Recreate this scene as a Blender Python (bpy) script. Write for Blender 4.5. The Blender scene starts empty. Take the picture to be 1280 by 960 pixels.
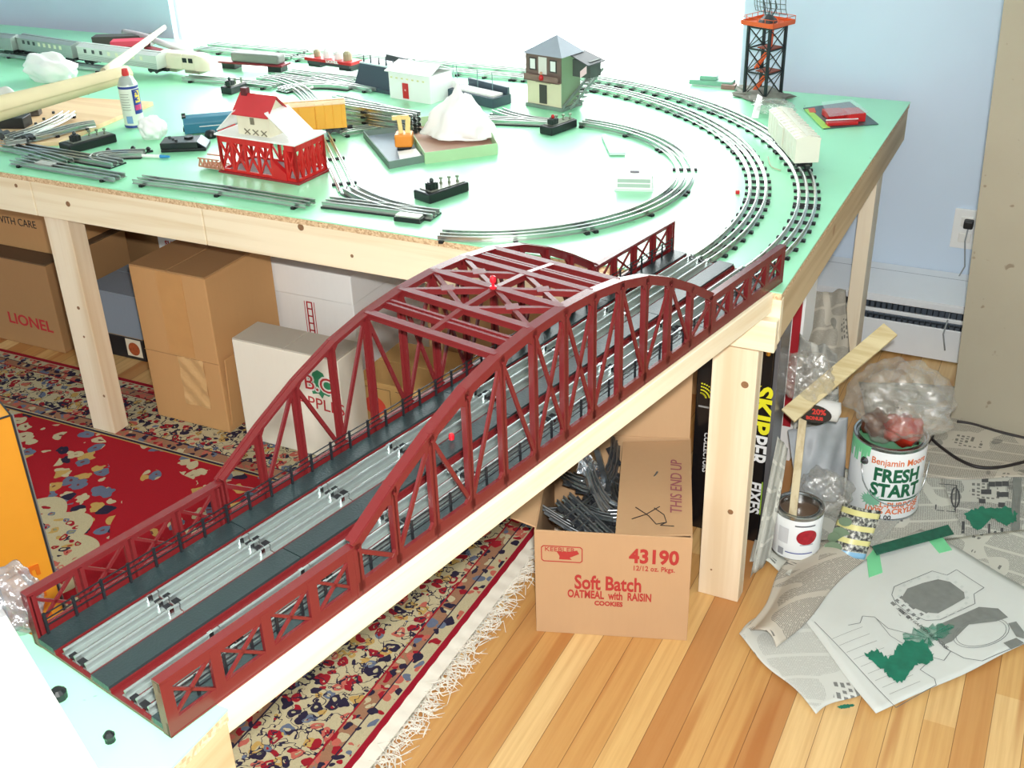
SKY=7.6; AMB=.95; FLASH=46; EXPO=0.2
import bpy, bmesh, math, random
from mathutils import Vector, Matrix
random.seed(11)
SC = bpy.context.scene
COL = SC.collection
PI = math.pi
def V3(*a): return Vector(a)

# ------------------------------------------------------------------ camera
H = 0.735                                   # height of the layout tables
CAM = Vector((0.407, -1.883, 1.575))
CR = Vector((0.8983450212885807, 0.4384013124145504, -0.027937644840236545))
CU = Vector((-0.18662827608142024, 0.4384529467010115, 0.8791637504447491))
CF = Vector((-0.39767588472636434, 0.7845784236151283, -0.4757001029059208))
FPX = 1424.51
cd = bpy.data.cameras.new('camera'); cam = bpy.data.objects.new('camera', cd); COL.objects.link(cam)
cd.sensor_width = 36; cd.lens = FPX * 36 / 1280; cd.clip_start = 0.02; cd.clip_end = 60
cam.matrix_world = Matrix(((CR.x, CU.x, -CF.x, CAM.x), (CR.y, CU.y, -CF.y, CAM.y), (CR.z, CU.z, -CF.z, CAM.z), (0, 0, 0, 1)))
SC.camera = cam
def G(px, py, z=0.0):
    """point of the horizontal plane z seen at a pixel of the photograph"""
    d = CF + CR * ((px - 640) / FPX) - CU * ((py - 480) / FPX)
    t = (z - CAM.z) / d.z
    return CAM + d * t
def GP(px, py, p, n):
    d = CF + CR * ((px - 640) / FPX) - CU * ((py - 480) / FPX)
    p = Vector(p); n = Vector(n); t = (p - CAM).dot(n) / d.dot(n)
    return CAM + d * t
def ZAT(py, x, y):
    """height above the ground point (x, y) seen at pixel row py"""
    lo, hi = -1.0, 3.0
    for _ in range(50):
        m = (lo + hi) / 2; q = Vector((x, y, m)) - CAM
        r = 480 - FPX * q.dot(CU) / q.dot(CF)
        if r > py: lo = m
        else: hi = m
    return (lo + hi) / 2

# ------------------------------------------------------------------ materials
def lin(c):
    c = c / 255.0
    return c / 12.92 if c <= 0.04045 else ((c + 0.055) / 1.055) ** 2.4
def rgb(r, g, b): return (lin(r), lin(g), lin(b), 1.0)
class NT:
    def __init__(s, name):
        s.m = bpy.data.materials.new(name); s.m.use_nodes = True
        s.t = s.m.node_tree; s.n = s.t.nodes; s.l = s.t.links
        s.b = s.n['Principled BSDF']; s.out = s.n['Material Output']
    def node(s, typ, **k):
        nd = s.n.new(typ)
        for a, v in k.items():
            if a.startswith('_'): nd.inputs[a[1:]].default_value = v
            else: setattr(nd, a, v)
        return nd
    def link(s, a, b): s.l.new(a, b)
    def math(s, op, a, b=None, c=None):
        nd = s.n.new('ShaderNodeMath'); nd.operation = op
        for i, v in enumerate((a, b, c)):
            if v is None: continue
            if isinstance(v, (int, float)): nd.inputs[i].default_value = v
            else: s.l.new(v, nd.inputs[i])
        return nd.outputs[0]
    def mix(s, fac, a, b):
        nd = s.n.new('ShaderNodeMix'); nd.data_type = 'RGBA'
        for v, i in ((fac, 0), (a, 6), (b, 7)):
            if isinstance(v, (int, float)): nd.inputs[i].default_value = v
            elif isinstance(v, tuple): nd.inputs[i].default_value = v
            else: s.l.new(v, nd.inputs[i])
        return nd.outputs[2]
    def obj(s): return s.n.new('ShaderNodeTexCoord').outputs['Object']
    def sep(s, v):
        nd = s.n.new('ShaderNodeSeparateXYZ'); s.l.new(v, nd.inputs[0]); return nd.outputs
    def noise(s, vec, scale, detail=2, rough=.5):
        nd = s.n.new('ShaderNodeTexNoise'); nd.inputs['Scale'].default_value = scale
        nd.inputs['Detail'].default_value = detail; nd.inputs['Roughness'].default_value = rough
        if vec is not None: s.l.new(vec, nd.inputs['Vector'])
        return nd
    def mapping(s, vec, scale=(1, 1, 1), rot=(0, 0, 0), loc=(0, 0, 0)):
        nd = s.n.new('ShaderNodeMapping'); nd.inputs['Scale'].default_value = scale
        nd.inputs['Rotation'].default_value = rot; nd.inputs['Location'].default_value = loc
        s.l.new(vec, nd.inputs[0]); return nd.outputs[0]
    def ramp(s, fac, stops, interp='LINEAR'):
        nd = s.n.new('ShaderNodeValToRGB'); cr = nd.color_ramp; cr.interpolation = interp
        while len(cr.elements) < len(stops): cr.elements.new(0.5)
        for e, (p, c) in zip(cr.elements, stops): e.position = p; e.color = c
        s.l.new(fac, nd.inputs[0]); return nd.outputs[0]
    def bump(s, h, strength=.3, dist=.001):
        nd = s.n.new('ShaderNodeBump'); nd.inputs['Strength'].default_value = strength
        nd.inputs['Distance'].default_value = dist; s.l.new(h, nd.inputs['Height'])
        s.l.new(nd.outputs[0], s.b.inputs['Normal'])
_mc = {}
def M(name, c, rough=.5, metal=0.0, vary=.06, vs=18, bump=0.0, bs=300, spec=None, coat=0.0, alpha=None, trans=0.0, emis=None):
    """plain coloured material with a little procedural mottling"""
    if name in _mc: return _mc[name]
    t = NT(name); o = t.obj(); n = t.noise(o, vs, 3)
    base = rgb(*c); dk = tuple(x * (1 - vary * 2) for x in base[:3]) + (1,)
    lt = tuple(min(1, x * (1 + vary)) for x in base[:3]) + (1,)
    t.link(t.mix(n.outputs['Fac'], dk, lt), t.b.inputs['Base Color'])
    t.b.inputs['Roughness'].default_value = rough; t.b.inputs['Metallic'].default_value = metal
    if spec is not None: t.b.inputs['Specular IOR Level'].default_value = spec
    if coat: t.b.inputs['Coat Weight'].default_value = coat; t.b.inputs['Coat Roughness'].default_value = .15
    if trans: t.b.inputs['Transmission Weight'].default_value = trans
    if alpha is not None: t.b.inputs['Alpha'].default_value = alpha
    if emis: t.b.inputs['Emission Color'].default_value = rgb(*c); t.b.inputs['Emission Strength'].default_value = emis
    if bump: t.bump(t.noise(o, bs, 2).outputs['Fac'], bump, .001)
    _mc[name] = t.m; return t.m
def wood(name, c1, c2, axis=0, scale=1.0, rough=.6, knots=False):
    if name in _mc: return _mc[name]
    t = NT(name); o = t.obj(); s = [60 * scale] * 3; s[axis] = 2.5 * scale
    v = t.mapping(o, tuple(s)); n = t.noise(v, 1.0, 4, .6); n2 = t.noise(t.mapping(o, tuple(x * .25 for x in s)), 1.0, 2)
    f = t.math('MULTIPLY', n.outputs['Fac'], n2.outputs['Fac'])
    col = t.ramp(f, [(.12, rgb(*c2)), (.3, rgb(*c1)), (.6, rgb(*[min(255, x + 6) for x in c1]))])
    if knots:
        vo = t.node('ShaderNodeTexVoronoi', _Scale=5.5); t.link(o, vo.inputs['Vector'])
        k = t.ramp(vo.outputs['Distance'], [(0, (0, 0, 0, 1)), (.05, (.1, .1, .1, 1)), (.085, (1, 1, 1, 1))])
        col = t.mix(t.math('MULTIPLY', t.math('SUBTRACT', 1.0, t.sep(k)[0]), .6), col, rgb(150, 105, 65))
    t.link(col, t.b.inputs['Base Color']); t.b.inputs['Roughness'].default_value = rough
    t.bump(n.outputs['Fac'], .15, .001); _mc[name] = t.m; return t.m

# ------------------------------------------------------------------ objects
FR = {}
class MB:
    """collects shapes; build() links them as ONE mesh object"""
    def __init__(s): s.v = []; s.f = []; s.mi = []; s.cur = 0
    def add(s, vs, fs):
        n = len(s.v); s.v += [Vector(p) for p in vs]
        for f in fs: s.f.append([i + n for i in f]); s.mi.append(s.cur)
        return s
    def obox(s, o, a, b, c):
        o, a, b, c = Vector(o), Vector(a), Vector(b), Vector(c)
        p = [o, o + a, o + a + b, o + b, o + c, o + a + c, o + a + b + c, o + b + c]
        fs = [(0, 3, 2, 1), (4, 5, 6, 7), (0, 1, 5, 4), (1, 2, 6, 5), (2, 3, 7, 6), (3, 0, 4, 7)]
        if a.cross(b).dot(c) < 0: fs = [f[::-1] for f in fs]
        return s.add(p, fs)
    def box(s, x, y, z, sx, sy, sz, rot=0.0):
        """centre x, y, bottom z"""
        c, n = math.cos(rot), math.sin(rot); a = Vector((c * sx, n * sx, 0)); b = Vector((-n * sy, c * sy, 0))
        return s.obox(Vector((x, y, z)) - a / 2 - b / 2, a, b, (0, 0, sz))
    def bar(s, p, q, w, h, up=(0, 0, 1)):
        """bar from p to q, w across, h along up, centred"""
        p, q, up = Vector(p), Vector(q), Vector(up); d = q - p
        if d.length < 1e-7: return s
        sd = d.cross(up)
        if sd.length < 1e-6: sd = d.cross(Vector((1, 0, 0)))
        sd.normalize(); u = sd.cross(d).normalized()
        return s.obox(p - sd * w / 2 - u * h / 2, d, sd * w, u * h)
    def cyl(s, p, q, r, r2=None, n=16, cap=True):
        p, q = Vector(p), Vector(q); r2 = r if r2 is None else r2; d = (q - p).normalized()
        a = d.cross(Vector((0, 0, 1)))
        if a.length < 1e-4: a = Vector((1, 0, 0))
        a.normalize(); b = d.cross(a)
        vs = []
        for k in range(n):
            t = 2 * PI * k / n; e = a * math.cos(t) + b * math.sin(t); vs += [p + e * r, q + e * r2]
        fs = [(2 * k, 2 * k + 1, (2 * k + 3) % (2 * n), (2 * k + 2) % (2 * n)) for k in range(n)]
        if cap: fs += [tuple(range(0, 2 * n, 2)), tuple(range(2 * n - 1, 0, -2))]
        return s.add(vs, fs)
    def lathe(s, prof, c=(0, 0, 0), n=32):
        c = Vector(c); m = len(prof); vs = []
        for k in range(n):
            t = 2 * PI * k / n
            for r, z in prof: vs.append(c + Vector((r * math.cos(t), r * math.sin(t), z)))
        fs = []
        for k in range(n):
            for j in range(m - 1):
                a = k * m + j; b = ((k + 1) % n) * m + j; fs.append((a, b, b + 1, a + 1))
        return s.add(vs, fs)
    def prism(s, pts, z0, z1):
        n = len(pts); ar = sum(pts[i][0] * pts[(i + 1) % n][1] - pts[(i + 1) % n][0] * pts[i][1] for i in range(n))
        if ar < 0: pts = pts[::-1]
        vs = [Vector((p[0], p[1], z0)) for p in pts] + [Vector((p[0], p[1], z1)) for p in pts]
        return s.add(vs, [tuple(range(n))[::-1], tuple(range(n, 2 * n))] + [(i, (i + 1) % n, (i + 1) % n + n, i + n) for i in range(n)])
    def slab(s, pts, off):
        """polygon of 3-D points thickened by vector off"""
        n = len(pts); off = Vector(off); vs = [Vector(p) for p in pts]; vs += [p + off for p in vs]
        return s.add(vs, [tuple(range(n))[::-1], tuple(range(n, 2 * n))] + [(i, (i + 1) % n, (i + 1) % n + n, i + n) for i in range(n)])
    def tube(s, pts, r, n=8):
        pts = [Vector(p) for p in pts]; rings = []; base = len(s.v); prev = None
        for i, p in enumerate(pts):
            d = (pts[min(i + 1, len(pts) - 1)] - pts[max(i - 1, 0)]).normalized()
            a = d.cross(Vector((0, 0, 1))) if prev is None else prev - d * prev.dot(d)
            if a.length < 1e-4: a = d.cross(Vector((1, 0, 0)))
            a.normalize(); prev = a; b = d.cross(a)
            rr = r[i] if isinstance(r, (list, tuple)) else r
            for k in range(n):
                t = 2 * PI * k / n; s.v.append(p + (a * math.cos(t) + b * math.sin(t)) * rr)
        m = len(pts)
        for i in range(m - 1):
            for k in range(n):
                s.f.append([base + i * n + k, base + (i + 1) * n + k, base + (i + 1) * n + (k + 1) % n, base + i * n + (k + 1) % n]); s.mi.append(s.cur)
        s.f.append([base + k for k in range(n)]); s.mi.append(s.cur)
        s.f.append([base + (m - 1) * n + k for k in range(n)][::-1]); s.mi.append(s.cur)
        return s
    def sweep(s, path, prof, z=0.0):
        """closed profile (lateral, height) swept along a horizontal path"""
        pts = [Vector((p[0], p[1], 0)) for p in path]; base = len(s.v); n = len(prof); m = len(pts)
        for i, p in enumerate(pts):
            d = (pts[min(i + 1, m - 1)] - pts[max(i - 1, 0)]).normalized(); a = Vector((-d.y, d.x, 0))
            for l, h in prof: s.v.append(p + a * l + Vector((0, 0, z + h)))
        for i in range(m - 1):
            for k in range(n):
                s.f.append([base + i * n + k, base + i * n + (k + 1) % n, base + (i + 1) * n + (k + 1) % n, base + (i + 1) * n + k]); s.mi.append(s.cur)
        s.f.append([base + k for k in range(n)][::-1]); s.mi.append(s.cur)
        s.f.append([base + (m - 1) * n + k for k in range(n)]); s.mi.append(s.cur)
        return s
    def grid(s, fn, nu, nv, closed=False):
        base = len(s.v)
        for i in range(nu + 1):
            for j in range(nv + 1): s.v.append(Vector(fn(i / nu, j / nv)))
        for i in range(nu):
            for j in range(nv):
                a = base + i * (nv + 1) + j; s.f.append([a, a + nv + 1, a + nv + 2, a + 1]); s.mi.append(s.cur)
        return s
    def xf(s, m):
        s.v = [m @ p for p in s.v]; return s
    def build(s, name, mat, parent=None, world=False, smooth=False, bevel=0.0, seg=2, solid=0.0, origin=None):
        vs = s.v
        if parent is not None:
            if world: inv = FR[parent].inverted(); vs = [inv @ p for p in vs]
            loc = Vector((0, 0, 0))
        else:
            if origin is None:
                lo = Vector((min(p[i] for p in vs) for i in range(3))); hi = Vector((max(p[i] for p in vs) for i in range(3)))
                loc = Vector(((lo.x + hi.x) / 2, (lo.y + hi.y) / 2, lo.z))
            else: loc = Vector(origin)
            vs = [p - loc for p in vs]
        me = bpy.data.meshes.new(name); me.from_pydata([tuple(p) for p in vs], [], s.f)
        for m_ in (mat if isinstance(mat, (list, tuple)) else [mat]): me.materials.append(m_)
        me.polygons.foreach_set('material_index', s.mi)
        if smooth: me.polygons.foreach_set('use_smooth', [True] * len(me.polygons))
        me.validate(); me.update()
        if smooth == 'auto':
            bm = bmesh.new(); bm.from_mesh(me)
            for e in bm.edges:
                if len(e.link_faces) == 2 and e.calc_face_angle(0) > math.radians(38): e.smooth = False
            bm.to_mesh(me); bm.free()
        o = bpy.data.objects.new(name, me); COL.objects.link(o); o.location = loc
        if parent is not None: o.parent = parent; FR[o] = FR[parent]
        else: FR[o] = Matrix.Translation(loc)
        if solid: md = o.modifiers.new('solid', 'SOLIDIFY'); md.thickness = solid; md.offset = 0
        if bevel: md = o.modifiers.new('bevel', 'BEVEL'); md.width = bevel; md.segments = seg; md.limit_method = 'ANGLE'
        return o
def tag(o, label=None, cat=None, group=None, kind=None):
    if label: o['label'] = label
    if cat: o['category'] = cat
    if group: o['group'] = group
    if kind: o['kind'] = kind
    return o
def thing(name, label, cat, loc=(0, 0, 0), rotz=0.0, group=None):
    o = bpy.data.objects.new(name, None); COL.objects.link(o); o.empty_display_size = .05
    o.location = loc; o.rotation_euler = (0, 0, rotz)
    FR[o] = Matrix.Translation(Vector(loc)) @ Matrix.Rotation(rotz, 4, 'Z')
    return tag(o, label, cat, group)
def dup(root, loc, rotz=0.0, label=None, group=None):
    r = root.copy(); COL.objects.link(r); r.location = loc; r.rotation_euler = (0, 0, rotz)
    FR[r] = Matrix.Translation(Vector(loc)) @ Matrix.Rotation(rotz, 4, 'Z')
    if label: r['label'] = label
    if group: r['group'] = group
    for ch in list(root.children):
        c = ch.copy(); COL.objects.link(c); c.parent = r; FR[c] = FR[r]
        for g in ch.children:
            d = g.copy(); COL.objects.link(d); d.parent = c
    return r
def text_mb(txt, size, align='CENTER', bold=0.0, sx=1.0, ext=0.0003, spacing=1.0):
    """letters in the local XY plane, z = thickness"""
    cu = bpy.data.curves.new('txt', 'FONT'); cu.body = txt; cu.size = size; cu.align_x = align; cu.align_y = 'CENTER'
    cu.extrude = ext; cu.offset = bold; cu.resolution_u = 3; cu.space_character = spacing
    o = bpy.data.objects.new('txt', cu); COL.objects.link(o)
    dg = bpy.context.evaluated_depsgraph_get(); dg.update(); me = bpy.data.meshes.new_from_object(o.evaluated_get(dg))
    mb = MB(); mb.add([(v.co.x * sx, v.co.y, v.co.z) for v in me.vertices], [tuple(p.vertices) for p in me.polygons])
    bpy.data.objects.remove(o); bpy.data.curves.remove(cu); bpy.data.meshes.remove(me)
    return mb
def frame(o, ex, ey):
    """matrix whose local x, y run along ex, ey from o"""
    ex = Vector(ex).normalized(); ey = Vector(ey); ey = (ey - ex * ey.dot(ex)).normalized(); ez = ex.cross(ey); o = Vector(o)
    return Matrix(((ex.x, ey.x, ez.x, o.x), (ex.y, ey.y, ez.y, o.y), (ex.z, ey.z, ez.z, o.z), (0, 0, 0, 1)))
# ------------------------------------------------------------------ the room
WY = 1.47                                   # back wall
def floor_mat():
    t = NT('strip_floor'); o = t.obj(); x, y, z = t.sep(o)
    a = 0.0
    # across-board coordinate
    u = t.math('ADD', t.math('MULTIPLY', x, math.cos(a)), t.math('MULTIPLY', y, -math.sin(a)))
    w = t.math('ADD', t.math('MULTIPLY', x, math.sin(a)), t.math('MULTIPLY', y, math.cos(a)))
    k = t.math('FLOOR', t.math('DIVIDE', u, .057))
    fr = t.math('FRACT', t.math('DIVIDE', u, .057))
    wn = t.node('ShaderNodeTexWhiteNoise', noise_dimensions='1D'); t.link(k, wn.inputs['W'])
    k2 = t.math('FLOOR', t.math('ADD', t.math('DIVIDE', w, 2.4), t.math('MULTIPLY', wn.outputs['Value'], 5)))
    wn2 = t.node('ShaderNodeTexWhiteNoise', noise_dimensions='2D')
    cv = t.node('ShaderNodeCombineXYZ'); t.link(k, cv.inputs[0]); t.link(k2, cv.inputs[1]); t.link(cv.outputs[0], wn2.inputs['Vector'])
    board = t.ramp(wn2.outputs['Value'], [(0, rgb(182, 126, 74)), (.12, rgb(196, 144, 86)), (.4, rgb(204, 156, 94)), (.7, rgb(218, 178, 116)), (1, rgb(228, 194, 138))])
    cg = t.node('ShaderNodeCombineXYZ'); t.link(t.math('MULTIPLY', u, 90), cg.inputs[0]); t.link(t.math('MULTIPLY', w, 3.0), cg.inputs[1]); t.link(t.math('MULTIPLY', wn.outputs['Value'], 30), cg.inputs[2])
    g = t.noise(cg.outputs[0], 1.0, 4, .6)
    col = t.mix(t.math('MULTIPLY', t.math('SUBTRACT', g.outputs['Fac'], .38), 1.1), board, rgb(170, 108, 52))
    cg2 = t.node('ShaderNodeCombineXYZ'); t.link(t.math('MULTIPLY', u, 22), cg2.inputs[0]); t.link(t.math('MULTIPLY', w, 1.3), cg2.inputs[1]); t.link(t.math('MULTIPLY', wn.outputs['Value'], 50), cg2.inputs[2])
    g2 = t.noise(cg2.outputs[0], 1.0, 2)
    streak = t.ramp(g2.outputs['Fac'], [(.58, (0, 0, 0, 1)), (.68, (1, 1, 1, 1))])
    col = t.mix(t.math('MULTIPLY', streak, .55), col, rgb(166, 98, 44))
    gap = t.math('LESS_THAN', fr, .022)
    col = t.mix(t.math('MULTIPLY', gap, .75), col, rgb(96, 58, 26))
    t.link(col, t.b.inputs['Base Color']); t.b.inputs['Roughness'].default_value = .38
    return t.m
FLOOR = floor_mat()
tag(MB().obox((-4.6, -3.4, -.05), (6.4, 0, 0), (0, WY + 3.6, 0), (0, 0, .05)).build('floor', FLOOR), kind='structure')
WALL = M('blue_wall_paint', (206, 224, 244), .75, vary=.02, vs=6, bump=.08, bs=180)
WX0, WX1, WZ0, WZ1 = -2.66, -.50, .70, 1.80
w = MB(); T = .14
w.obox((-4.6, WY, 0), (WX0 + 4.6, 0, 0), (0, T, 0), (0, 0, 2.6)).obox((WX1, WY, 0), (1.8 - WX1, 0, 0), (0, T, 0), (0, 0, 2.6))
w.obox((WX0, WY, 0), (WX1 - WX0, 0, 0), (0, T, 0), (0, 0, WZ0)).obox((WX0, WY, WZ1), (WX1 - WX0, 0, 0), (0, T, 0), (0, 0, 2.6 - WZ1))
tag(w.build('wall_back', WALL), kind='structure')
tag(MB().obox((-4.72, -3.4, 0), (.12, 0, 0), (0, WY + 3.54, 0), (0, 0, 2.6)).build('added_wall_left', WALL), kind='structure')  # unseen wall, added to block ambient light from the left
tag(MB().obox((1.8, -3.4, 0), (.12, 0, 0), (0, WY + 3.54, 0), (0, 0, 2.6)).build('wall_right', WALL), kind='structure')
tag(MB().obox((-4.6, -3.4, 2.6), (6.5, 0, 0), (0, WY + 3.6, 0), (0, 0, .1)).build('ceiling', M('ceiling_white', (238, 238, 234), .85)), kind='structure')  # unseen ceiling, added to keep the bright sky from coming in overhead
TRIM = M('white_trim_paint', (238, 240, 240), .4, vary=.01)
fr_ = MB(); b = .012
for x0, x1, z0, z1 in ((WX0, WX0 + b, WZ0, WZ1), (WX1 - b, WX1, WZ0, WZ1), (WX0 + b, WX1 - b, WZ0, WZ0 + b), (WX0 + b, WX1 - b, WZ1 - b, WZ1)):
    fr_.obox((x0, WY + .03, z0), (x1 - x0, 0, 0), (0, .06, 0), (0, 0, z1 - z0))
win = tag(fr_.build('window_1', TRIM), kind='structure')
gt = NT('window_glass'); gt.b.inputs['Base Color'].default_value = (1, 1, 1, 1)
mx = gt.node('ShaderNodeMixShader'); tr = gt.node('ShaderNodeBsdfTransparent'); gl = gt.node('ShaderNodeBsdfGlossy', _Roughness=.02)
mx.inputs[0].default_value = .06; gt.link(tr.outputs[0], mx.inputs[1]); gt.link(gl.outputs[0], mx.inputs[2]); gt.link(mx.outputs[0], gt.out.inputs[0])
for k, (a, c) in enumerate(((WX0 + b, WX1 - b),)):
    MB().obox((a, WY + .058, WZ0 + b), (c - a, 0, 0), (0, .004, 0), (0, 0, WZ1 - WZ0 - 2 * b)).build('pane', gt.m, win, world=True)

# baseboard heater on the back wall right of the table
hy = 1.33; met = M('heater_white_enamel', (226, 232, 238), .35, vary=.02)
hx0, hx1 = -1.2, 1.2
hb = thing('baseboard_heater', 'long white metal baseboard heater on the blue wall behind the far table leg', 'heater', (.6, hy + .04, 0))
MB().obox((hx0, hy, .006), (hx1 - hx0, 0, 0), (0, .006, 0), (0, 0, .100)).build('front_panel', met, hb, world=True, bevel=.002)
MB().slab([(hx0, WY - .002, .225), (hx0, hy + .004, .180), (hx1, hy + .004, .180), (hx1, WY - .002, .225)], (0, 0, .004)).build('top_cover', met, hb, world=True, bevel=.001)
MB().obox((hx0, hy + .004, .160), (hx1 - hx0, 0, 0), (0, .008, 0), (0, 0, .020)).build('top_lip', met, hb, world=True, bevel=.002)
MB().obox((hx0, hy + .004, .126), (hx1 - hx0, 0, 0), (0, .008, 0), (0, 0, .012)).build('damper_rail', met, hb, world=True, bevel=.002)
fins = MB()
for k in range(140): fins.obox((hx0 + .01 + k * .0165, hy + .02, .06), (.001, 0, 0), (0, .05, 0), (0, 0, .1))
fins.cyl((hx0 + .005, hy + .045, .11), (hx1 - .005, hy + .045, .11), .011)
fins.obox((hx0, WY - .03, .02), (hx1 - hx0, 0, 0), (0, .028, 0), (0, 0, .2))
fins.build('heating_element', M('heater_fin_metal', (120, 132, 146), .4, .5), hb, world=True)  # grey metal for the fins, pipe and back plate

# outlet
op = G(1208, 285, 0); oq = GP(1208, 285, (0, WY, 0), (0, 1, 0))
ot = thing('wall_outlet', 'white wall outlet plate on the blue wall at the edge of the leaning board', 'outlet', (oq.x, WY - .006, oq.z - .06))
MB().box(0, 0, 0, .074, .01, .118).build('cover_plate', TRIM, ot, bevel=.002)
MB().box(-.0, -.007, .068, .034, .006, .03).box(0, -.007, .02, .034, .006, .03).build('socket', M('socket_white', (236, 236, 232), .4), ot, bevel=.003)
MB().box(.006, -.022, .07, .026, .026, .024).build('plug', M('black_plug_rubber', (24, 24, 26), .5), ot, bevel=.004)
# thin cord down the wall from the plug
pts = [GP(px, py, (0, WY - .012, 0), (0, 1, 0)) for px, py in ((1206, 333), (1196, 350), (1191, 372), (1190, 386))]
pts += [G(1184, 402, 0) * 0 + GP(1184, 402, (0, hy - .008, 0), (0, 1, 0)), GP(1179, 418, (0, hy - .008, 0), (0, 1, 0)), GP(1181, 438, (0, hy - .008, 0), (0, 1, 0))]
pts = [Vector((oq.x + .008, WY - .03, oq.z + .03)), Vector((oq.x + .004, WY - .028, oq.z - .03))] + pts
tag(MB().tube(pts, .0022, 8).build('lamp_cord', M('grey_cord', (150, 158, 162), .5), smooth=True), 'thin grey cord hanging from the wall outlet down over the baseboard heater', 'cord')

# big tan board leaning at the right
tb = NT('grey_fibreboard'); o_ = tb.obj(); n1 = tb.noise(o_, 240, 2); n2 = tb.noise(o_, 3, 3)
c_ = tb.mix(n2.outputs['Fac'], rgb(160, 152, 134), rgb(180, 172, 152)); sp = tb.ramp(tb.noise(o_, 38, 1).outputs['Fac'], [(.25, (1, 1, 1, 1)), (.29, (0, 0, 0, 1))])
tb.link(tb.mix(tb.math('MULTIPLY', sp, .6), c_, rgb(110, 92, 70)), tb.b.inputs['Base Color']); tb.b.inputs['Roughness'].default_value = .85; tb.bump(n1.outputs['Fac'], .2, .001)
A = G(1188, 524, 0); B = G(1281, 548, 0); dx = (B - A).normalized()
top = GP(1255, 0, A, dx.cross(Vector((0, 0, 1))))
lean = (top - A); lean = lean / lean.z
bd = MB().slab([A, A + dx * 1.2, A + dx * 1.2 + lean * 2.2, A + lean * 2.2], Vector((dx.y, -dx.x, 0)) * -.013)
tag(bd.build('fibreboard_sheet', tb.m, bevel=.001), 'tall grey tan fibreboard sheet standing upright at the right in front of the blue wall', 'board')
# ------------------------------------------------------------------ layout tables
def green_mat():
    t = NT('glossy_green_table_paint'); o = t.obj(); n = t.noise(o, 5, 3); s = t.noise(o, 55, 1)
    c = t.mix(n.outputs['Fac'], rgb(150, 232, 182), rgb(162, 240, 196))
    sp = t.ramp(s.outputs['Fac'], [(.2, (1, 1, 1, 1)), (.235, (0, 0, 0, 1))])
    t.link(t.mix(t.math('MULTIPLY', sp, .5), c, rgb(90, 140, 110)), t.b.inputs['Base Color'])
    t.b.inputs['Roughness'].default_value = .36; t.b.inputs['Coat Weight'].default_value = .6; t.b.inputs['Coat Roughness'].default_value = .3
    t.bump(t.noise(o, 300, 3).outputs['Fac'], .08, .001)
    return t.m
GREEN = green_mat()
PINE = wood('pine_lumber', (242, 228, 198), (222, 198, 156), 0, .6, .6, True)
PINEV = wood('pine_lumber_upright', (240, 226, 200), (222, 200, 166), 2, .6, .6, True)
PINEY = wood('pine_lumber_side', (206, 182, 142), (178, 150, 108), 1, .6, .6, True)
def osb():
    t = NT('chipboard_edge'); o = t.obj(); v = t.node('ShaderNodeTexVoronoi', _Scale=260); t.link(o, v.inputs['Vector'])
    t.link(t.mix(t.math('MULTIPLY', t.sep(v.outputs['Color'])[0], .8), rgb(232, 206, 166), rgb(176, 134, 96)), t.b.inputs['Base Color']); t.b.inputs['Roughness'].default_value = .8
    return t.m
OSB = osb()
TX0, TD = -3.75, 1.40
tab = thing('layout_table', 'large green topped pine train table along the wall, carrying the track curves', 'table', (-1.8, .7, 0))
MB().obox((TX0, 0, H - .003), (-TX0, 0, 0), (0, TD, 0), (0, 0, .003)).build('tabletop', GREEN, tab, world=True)
MB().obox((TX0, .001, H - .016), (-TX0 - .001, 0, 0), (0, TD - .002, 0), (0, 0, .013)).build('chipboard_deck', OSB, tab, world=True)
ap = MB()
for x0, x1 in ((TX0, -1.853), (-1.850, -1.322), (-1.319, 0)): ap.obox((x0, .002, H - .105), (x1 - x0, 0, 0), (0, .019, 0), (0, 0, .089))
ap.build('front_apron', PINE, tab, world=True, bevel=.0015)
MB().obox((-.021, .021, H - .105), (.019, 0, 0), (0, TD - .03, 0), (0, 0, .089)).build('side_apron', PINEY, tab, world=True, bevel=.0015)
LEG = (.089, .038)
def leg(x, y, sx, sy, par, h=H - .018, w=True, z0=0.0): return MB().box(x, y, z0, sx, sy, h - z0).build('leg', PINEV, par, world=w, bevel=.002)
leg(-.083, .045, .088, .04, tab)
leg(-1.815, .047, .080, .052, tab, z0=.007)
leg(-.052, 1.245, .040, .088, tab)
leg(-3.5, .047, .08, .05, tab, z0=.007)
# lumber blocks bridging the corner to the plank of the bridge
MB().obox((-.105, .0, H - .112), (.105, 0, 0), (0, -.022, 0), (0, 0, .062)).build('corner_block', PINE, tab, world=True, bevel=.002)
MB().cyl((-.012, -.012, H - .113), (-.012, -.012, H - .122), .004).build('screw', M('brass', (200, 160, 70), .3, 1.0), tab, world=True)

KN = M('pine_knot', (150, 112, 78), .6, vary=.3, vs=200)
for px, py, r_ in ((931, 481, .0075), (913, 640, .006), (889, 737 - 25, .0022)):
    k_ = GP(px, py, (0, .0249, 0), (0, 1, 0)); MB().cyl((k_.x, .0252, k_.z), (k_.x, .0247, k_.z), r_, n=14).build('knot', KN, tab, world=True)
for px, py, r_ in ((98, 385, .005), (105, 421, .0035), (130, 495, .004)):
    k_ = GP(px, py, (0, .0209, 0), (0, 1, 0)); MB().cyl((k_.x, .0212, k_.z), (k_.x, .0207, k_.z), r_, n=12).build('knot', KN, tab, world=True)
for px, py, r_ in ((376, 284, .008), (85, 255, .007), (440, 320, .004), (20, 232, .005)):
    k_ = GP(px, py, (0, .0019, 0), (0, 1, 0)); MB().cyl((k_.x, .0021, k_.z), (k_.x, .0016, k_.z), r_, n=12).build('knot', KN, tab, world=True)
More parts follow.
